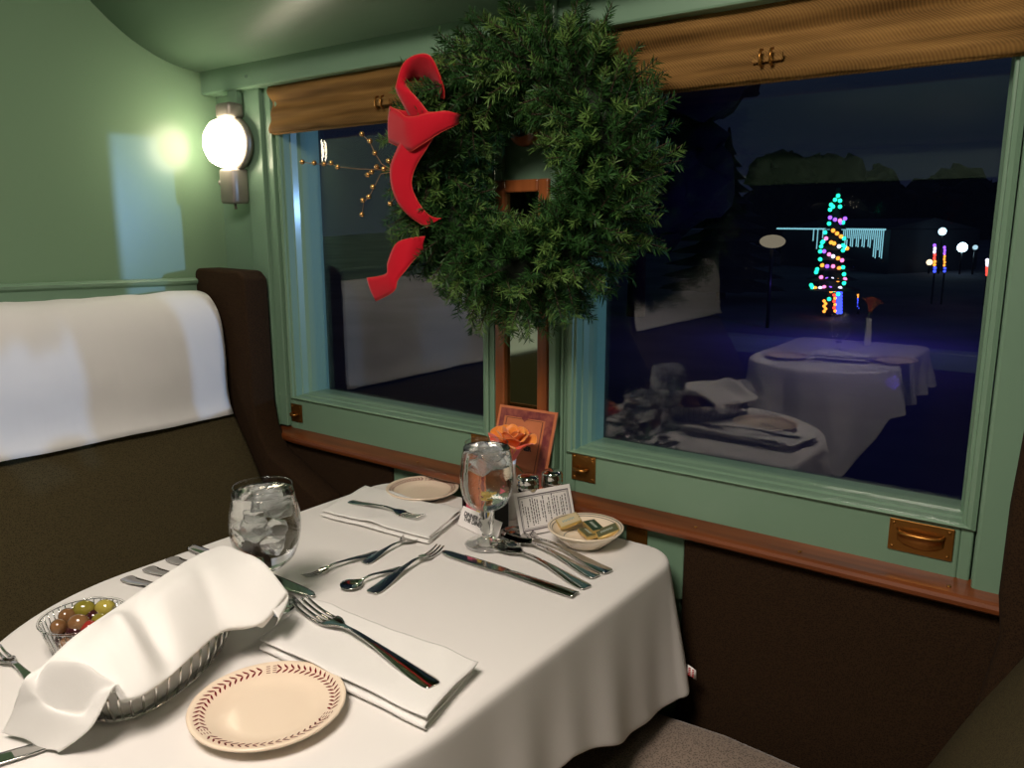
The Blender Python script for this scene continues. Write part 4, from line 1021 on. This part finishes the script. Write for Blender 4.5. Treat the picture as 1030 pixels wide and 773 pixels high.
ribbon([((405, 140, Y0 - .006), (442, 128, Y0 - .006)), ((399, 151, Y0 - .008), (430, 148, Y0 - .006)), ((393, 168, Y0 - .012), (418, 168, Y0 - .004)), ((394, 187, Y0 - .012), (414, 186, Y0 - .004)), ((401, 205, Y0 - .006), (421, 204, Y0 + .004)), ((414, 219, Y0 + .004), (432, 217, Y0 + .014)), ((430, 229, Y0 + .016), (444, 220, Y0 + .03))], 'bow_tail')
ribbon([((428, 238, Y0 + .03), (426, 252, Y0 + .03)), ((412, 240, Y0 + .01), (416, 262, Y0 + .012)), ((398, 246, Y0), (408, 272, Y0)), ((390, 264, Y0 - .004), (400, 282, Y0 - .006)), ((388, 276, Y0 - .008), (396, 293, Y0 - .006)), ((369, 280, Y0 - .002), (378, 303, Y0 + .002))], 'bow_tail')
# gold berry sprig
bs = bpy.data.objects.new('berry_sprig', None); C.objects.link(bs); bs.parent = wr_; bs['label'] = 'gold berries on thin twigs'
bb = [(304, 163), (316, 164), (326, 165), (333, 164), (339.5, 168), (364, 135), (372, 142), (377, 154), (379, 168), (386, 170), (391, 162), (370, 176), (374, 173), (375, 188), (371, 198), (365, 201.5), (364, 216), (392.5, 205)]
bme = bpy.data.meshes.new('berry'); q = bmesh.new(); bmesh.ops.create_uvsphere(q, u_segments=16, v_segments=12, radius=.0047); q.to_mesh(bme); q.free(); bme.materials.append(m_gold); bme.polygons.foreach_set('use_smooth', [True] * len(bme.polygons))
for u, v in bb:
    o = bpy.data.objects.new('berry', bme); C.objects.link(o); o.parent = bs; o.location = ony(u, v, 1.0) - wc
tw = bmesh.new()
for path in ([(405, 172), (386, 171), (360, 170), (340, 168), (333, 165), (316, 165), (304, 163)], [(395, 172), (384, 165), (377, 154), (372, 143), (364, 135)], [(395, 173), (383, 175), (378, 185), (372, 197), (366, 204), (364, 216)], [(410, 185), (400, 196), (392, 205)], [(395, 172), (391, 162)]):
    tube(tw, [ony(u, v, 1.0 + .0015 * i) - wc for i, (u, v) in enumerate(path)], .0007, 5)
obj('twig', tw, m_twig, bs)
# hanger hook up to the header
b = bmesh.new(); tube(b, [(-.0, .02, .16), (0, .045, .22), (0, .055, .24)], .0012, 6); obj('hanging_wire', b, m_black, wr_)

# ================================================================== ACROSS THE AISLE (mirrored in the glass)
index_kids()
def clone(src, loc, label, rz=None):
    c = copytree(src); c.location = loc; c['label'] = label
    if rz is not None: c.rotation_euler = (0, 0, rz)
    return c
things = {o.name: o for o in bpy.data.objects}
clone(things['water_goblet'], (-.86, -.95, ZT + .001), 'water goblet on the table across the aisle')
clone(things['bread_plate'], (-1.0, -.72, ZT + .0015), 'bread plate on the table across the aisle, towards the left bench')
clone(things['bread_plate'], (-.62, -.85, ZT + .0015), 'bread plate on the table across the aisle, towards the right bench')
nn = napkin('folded_napkin', [(-.90, -.85), (-.90, -.70), (-.70, -.72), (-.70, -.87)], 'folded napkin on the table across the aisle', .03, 8)
c = things['rose'].copy(); 
vz = clone(things['bud_vase'], (-.82, -1.28, ZT + .001), 'white bud vase on the table across the aisle')
rz_ = copytree(things['rose']); rz_.location = (-.82, -1.28, .895); rz_['label'] = 'orange rose on the table across the aisle'
bpy.data.objects.remove(c)
LB2 = smoothprof([(-1.40, .462), (-1.46, .60), (-1.515, .70), (-1.565, .78), (-1.60, .85), (-1.61, .95), (-1.625, 1.04), (-1.65, 1.085), (-1.69, 1.098), (-1.73, 1.095), (-1.76, 1.06), (-1.765, .9), (-1.765, .5)], 40)
seat('bench_seat', 'olive brown bench across the aisle by the left wall', 1, LB2, YO + .05, -.50, [(-1.02, .36), (-1.0, .40), (-1.0, .44), (-1.03, .463), (-1.2, .470), (-1.46, .455), (-1.48, .40), (-1.46, .36)])
o = cover('headrest_cover', '', LB2, 12, 33, YO + .04, -.52, -.012, 0); tag(o, 'white headrest cover on the bench across the aisle', 'headrest cover')

# ================================================================== OUTSIDE AT NIGHT
GZ = -1.35
m_snow = mat('night_ground', (0.10, 0.10, 0.13), .9, var=(.3, (0.05, 0.05, 0.07), 5))
P = [[(x_, y_, GZ + .25 * nz3((x_ * .05, y_ * .05, 0)) + (max(0, y_ - 32) * .03)) for y_ in range(2, 122, 4)] for x_ in range(-90, 61, 5)]
gr = obj('yard_ground', grid(P), m_snow); gr['kind'] = 'structure'
bulb_cols = {'teal': (0.02, .95, .50), 'orange': (1.0, .32, .04), 'violet': (.30, .10, 1.0), 'white': (.8, .75, 1.0), 'blue': (.05, .08, 1.0), 'red': (1.0, .06, .04), 'pink': (1.0, .2, .45)}
bmesh_ = {}
for k_, c_ in bulb_cols.items():
    me = bpy.data.meshes.new('bulb'); q = bmesh.new(); bmesh.ops.create_icosphere(q, subdivisions=2, radius=.036); q.to_mesh(me); q.free(); me.materials.append(emis(k_ + '_bulb', c_, 2.6)); bmesh_[k_] = me
def dist(u, v, D):
    d = ray(u, v); return CAMP + d * (D / math.hypot(d.x, d.y))
DT = 25.0
base = dist(834, 312, DT); tp = dist(842, 196, DT)
tr = thing('christmas_tree', 'lit outdoor Christmas tree strung with coloured bulbs', 'tree', (base.x, base.y, GZ + .1))
m_dk = mat('dark_fir', (0.010, 0.022, 0.012), .9)
b = bmesh.new(); Ht = tp.z - (GZ + .1)
rnd = random.Random(4)
for k in range(9):
    z0 = .75 + (Ht - .85) * k / 9; r0 = .72 * (1 - k / 9.5); lathe(b, [(r0, z0), (r0 * .55, z0 + .12), (.05, z0 + (Ht - .75) / 9 * 1.9)], 22, rfun=lambda kk, r_, z: 1 + .12 * (kk % 2) + .06 * math.sin(kk * 2.3))
obj('crown', b, m_dk, tr)
b = bmesh.new(); tube(b, [(0, 0, 0), (0, 0, Ht * .9)], .09, 8); obj('trunk', b, m_bark, tr)
# bulbs on the crown's surface, in garland rows
def bulb(u, v, col, D=DT, par=tr, s=1, dy=0):
    p = dist(u, v, D); o = bpy.data.objects.new('bulb', bmesh_[col]); C.objects.link(o); o.parent = par; o.location = p - par.location; o.scale = (s * 1.6, s * 1.6, s * 1.6); return o
rowsb = [([(843, 197), (845, 202), (840, 201), (838, 208), (845, 208), (835, 211), (836, 206)], ['teal']), ([(835, 219), (840, 221), (845, 222), (850, 220), (846, 224)], ['violet', 'violet', 'pink']), ([(834, 225), (848, 224), (830, 234), (849, 240)], ['teal']),
         ([(838, 232), (842, 235), (846, 238)], ['orange']), ([(831, 240), (836, 244), (839, 245), (844, 248), (852, 250)], ['pink', 'orange', 'orange', 'white', 'orange']), ([(828, 243), (826, 248), (825, 253), (848, 247), (848, 252), (850, 249), (827, 244)], ['teal']),
         ([(829, 253), (834, 256), (838, 258), (843, 260), (847, 262)], ['violet', 'pink', 'white', 'orange', 'pink']), ([(825, 261), (822, 271), (848, 269), (849, 276), (821, 274)], ['teal']),
         ([(827, 267), (832, 268), (838, 268), (844, 270)], ['orange', 'violet', 'pink']), ([(826, 279), (832, 281), (837, 281), (843, 282), (850, 281)], ['pink', 'violet', 'white', 'orange', 'pink']),
         ([(816, 287), (849, 285), (817, 289)], ['teal']), ([(820, 290), (825, 290), (829, 289), (835, 290), (840, 292), (845, 290)], ['orange', 'white', 'pink', 'violet']), ([(836, 293), (839, 292), (843, 296), (834, 301)], ['orange', 'teal', 'teal', 'teal'])]
for pts_, cs in rowsb:
    for i, (u, v) in enumerate(pts_): bulb(u, v, cs[i % len(cs)], D=DT - .45)
for i in range(6): bulb(839 + (i % 2), 297 + i * 3.2, 'orange' if i % 2 else 'red', D=DT - .4, s=.8)
for i in range(5): bulb(829 + (i % 2) * 1.5, 303 + i * 2.6, 'orange', D=DT - .4, s=.8)
for i in range(14): bulb(843 + (i % 2) * 2.5, 295 + (i // 2) * 3.2, 'blue', D=DT - .4, s=1.0)
# lit candy-striped columns
def column(u, v0, v1, lab, cols_, s=1.0, D=30):
    p = dist(u, v1, D); r = thing('lit_column', lab, 'light column', tuple(p)); n = 9
    b = bmesh.new(); tube(b, [(0, 0, GZ - p.z), (0, 0, dist(u, v0, D).z - p.z)], .03, 8); obj('pole', b, m_dk, r)
    for i in range(n):
        q = dist(u + .4 * (i % 2), v1 + (v0 - v1) * i / (n - 1), D); o = bpy.data.objects.new('bulb', bmesh_[cols_[min(len(cols_) - 1, int(i / n * len(cols_)))]]); C.objects.link(o); o.parent = r; o.location = q - p; o.scale = (s, s, s * 1.2)
column(940, 247, 273, 'lit column of blue and orange bulbs, left of a close pair', ['blue', 'orange', 'red', 'white', 'violet'], 1.4)
column(950, 249, 273, 'lit column of orange and violet bulbs, right of a close pair', ['blue', 'orange', 'orange', 'violet', 'violet'], 1.2)
column(993, 262, 276, 'short lit column of red and white bulbs at the window edge', ['red', 'red', 'white', 'white'], 1.5)
column(863, 297, 312, 'short dim blue lit column right of the tree', ['blue', 'blue', 'blue', 'orange'], .8, 26)
# lamp posts
def lamp_post(u, v, lab, s, col=(.55, .85, 1.0), D=45, e=30):
    p = dist(u, v, D); r = thing('street_lamp', lab, 'street lamp', (p.x, p.y, GZ)); s *= 1.5
    b = bmesh.new(); tube(b, [(0, 0, 0), (0, 0, p.z - GZ)], .05, 8); obj('pole', b, m_black, r)
    b = bmesh.new(); bmesh.ops.create_icosphere(b, subdivisions=2, radius=s); o = obj('lamp_head', b, emis('cool_lamp', col, e), r); o.location = (0, 0, p.z - GZ)
lamp_post(968, 249, 'bright white street lamp at the right of the yard', .16, e=9)
lamp_post(948, 233, 'small high street lamp above the lit columns', .13, e=2.5)
lamp_post(935, 264, 'low warm yard lamp left of the lit columns', .10, (1, .8, .5), e=2)
lamp_post(981, 249, 'faint distant lamp right of the bright street lamp', .08, e=1)
# house with icicle lights
hp0, hp1 = dist(787, 230, 50), dist(896, 231, 44)
hs = thing('house', 'dark house edged with hanging icicle lights behind the tree', 'house', (hp0.x, hp0.y, GZ))
def hrel(v): return tuple(v - hs.location)
m_house = mat('dark_house_wall', (0.02, 0.022, 0.03), .9)
dirh = (hp1 - hp0); perp = Vector((-dirh.y, dirh.x, 0)).normalized() * 6
zb = GZ - .2
vsx = []
for p in (hp0, hp1, hp1 + perp, hp0 + perp): vsx += [Vector((p.x, p.y, zb)), Vector((p.x, p.y, hp0.z - .05))]
obj('walls', ([hrel(v) for v in vsx], [(0, 2, 3, 1), (2, 4, 5, 3), (4, 6, 7, 5), (6, 0, 1, 7)]), m_house, hs, smooth=False)
rd = [Vector((p.x, p.y, hp0.z - .02)) for p in (hp0 - perp * .05, hp1 - perp * .05, hp1 + perp, hp0 + perp)]; r1, r2 = (rd[0] + rd[3]) / 2 + Vector((0, 0, .55)), (rd[1] + rd[2]) / 2 + Vector((0, 0, .55))
obj('roof', ([hrel(v) for v in rd + [r1, r2]], [(0, 1, 5, 4), (2, 3, 4, 5), (0, 4, 3), (1, 2, 5)]), m_house, hs, smooth=False)
m_ici = emis('icicle_light', (.35, .85, 1.0), .8)
b = bmesh.new()
for i in range(60):
    p = hp0.lerp(hp1, i / 59) - perp * .06; bmesh.ops.create_icosphere(b, subdivisions=1, radius=.055, matrix=Matrix.Translation(Vector(hrel(p)) + Vector((0, 0, 0))))
e_ = obj('eave_lights', b, m_ici, hs)
for i in range(24):
    t = [.38, .42, .47][i] if i < 3 else (.66 + (i - 3) * .0165)
    if t > 1: break
    p = hp0.lerp(hp1, t) - perp * .06; L_ = .45 + .5 * abs(math.sin(i * 2.1)) + (.5 if i > 18 else 0) + (.2 if i < 3 else 0)
    b = bmesh.new(); tube(b, [hrel(p), hrel(p - Vector((0, 0, L_)))], .028, 5); obj('icicle_strand', b, m_ici, hs)
# dark trees
def dark_tree(x_, y_, h, rad, lab, kind):
    r = thing('dark_tree', lab, 'tree', (x_, y_, GZ)); b = bmesh.new(); q = random.Random(int(x_ * 10))
    if kind == 'fir':
        n = 12
        for k in range(n):
            z0 = h * (.08 + .88 * k / n); r0 = rad * (1 - k / (n + .5)); lathe(b, [(r0, z0), (r0 * .5, z0 + h * .05), (.03, z0 + h * .16)], 26, rfun=lambda kk, rr2, z: 1 + .18 * math.sin(kk * 2.9 + z))
    else:
        for k in range(26):
            a = q.uniform(0, 2 * PI); rr2 = rad * q.uniform(0, .75); zz = h * q.uniform(.35, .92)
            mm = Matrix.Translation((rr2 * math.cos(a) * (1 - abs(zz / h - .6)), rr2 * math.sin(a), zz)); res = bmesh.ops.create_icosphere(b, subdivisions=3, radius=rad * q.uniform(.28, .45), matrix=mm)
        for v in b.verts: v.co += v.normal * 0 + Vector((nz3(v.co, 1.7), nz3(v.co + Vector((9, 0, 0)), 1.7), nz3(v.co + Vector((0, 9, 0)), 1.7))) * rad * .16
    obj('crown', b, m_dk2, r); b = bmesh.new(); tube(b, [(0, 0, 0), (0, 0, h * .5), (0, 0, h * .9)], [rad * .08, rad * .06, rad * .02], 8); obj('trunk', b, m_bark, r)
m_dk2 = mat('night_foliage', (0.006, 0.010, 0.010), .95)
for u, D, h, rad, lab, k in ((640, 24, 9.2, 3.6, 'big dark leafy tree right of the wreath', 'leafy'), (725, 30, 5.8, 2.2, 'dark fir left of the lit tree', 'fir'), (800, 60, 6.6, 4.6, 'broad dark tree far behind the house', 'leafy'), (878, 80, 7.0, 4.0, 'low dark tree behind the right end of the house', 'leafy'), (960, 90, 6.5, 6.5, 'distant dark tree behind the street lamps', 'leafy')):
    p = dist(u, 300, D); dark_tree(p.x, p.y, h, rad, lab, k)

p = dist(777, 243, 22); fl = thing('warm_oval_glow', 'dim warm blurred oval light left of the lit tree', 'light', tuple(p))  # dim glowing oval set outdoors to stand in for a blurred warm blob
b = bmesh.new(); bmesh.ops.create_icosphere(b, subdivisions=3, radius=1)
for v in b.verts: v.co = Vector((v.co.x * .34, v.co.y * .12, v.co.z * .17))
obj('lamp_head', b, emis('dim_warm', (1.0, .85, .6), .22), fl)
b = bmesh.new(); tube(b, [(0, 0, -.2), (0, 0, GZ - p.z)], .05, 8); obj('pole', b, m_black, fl)
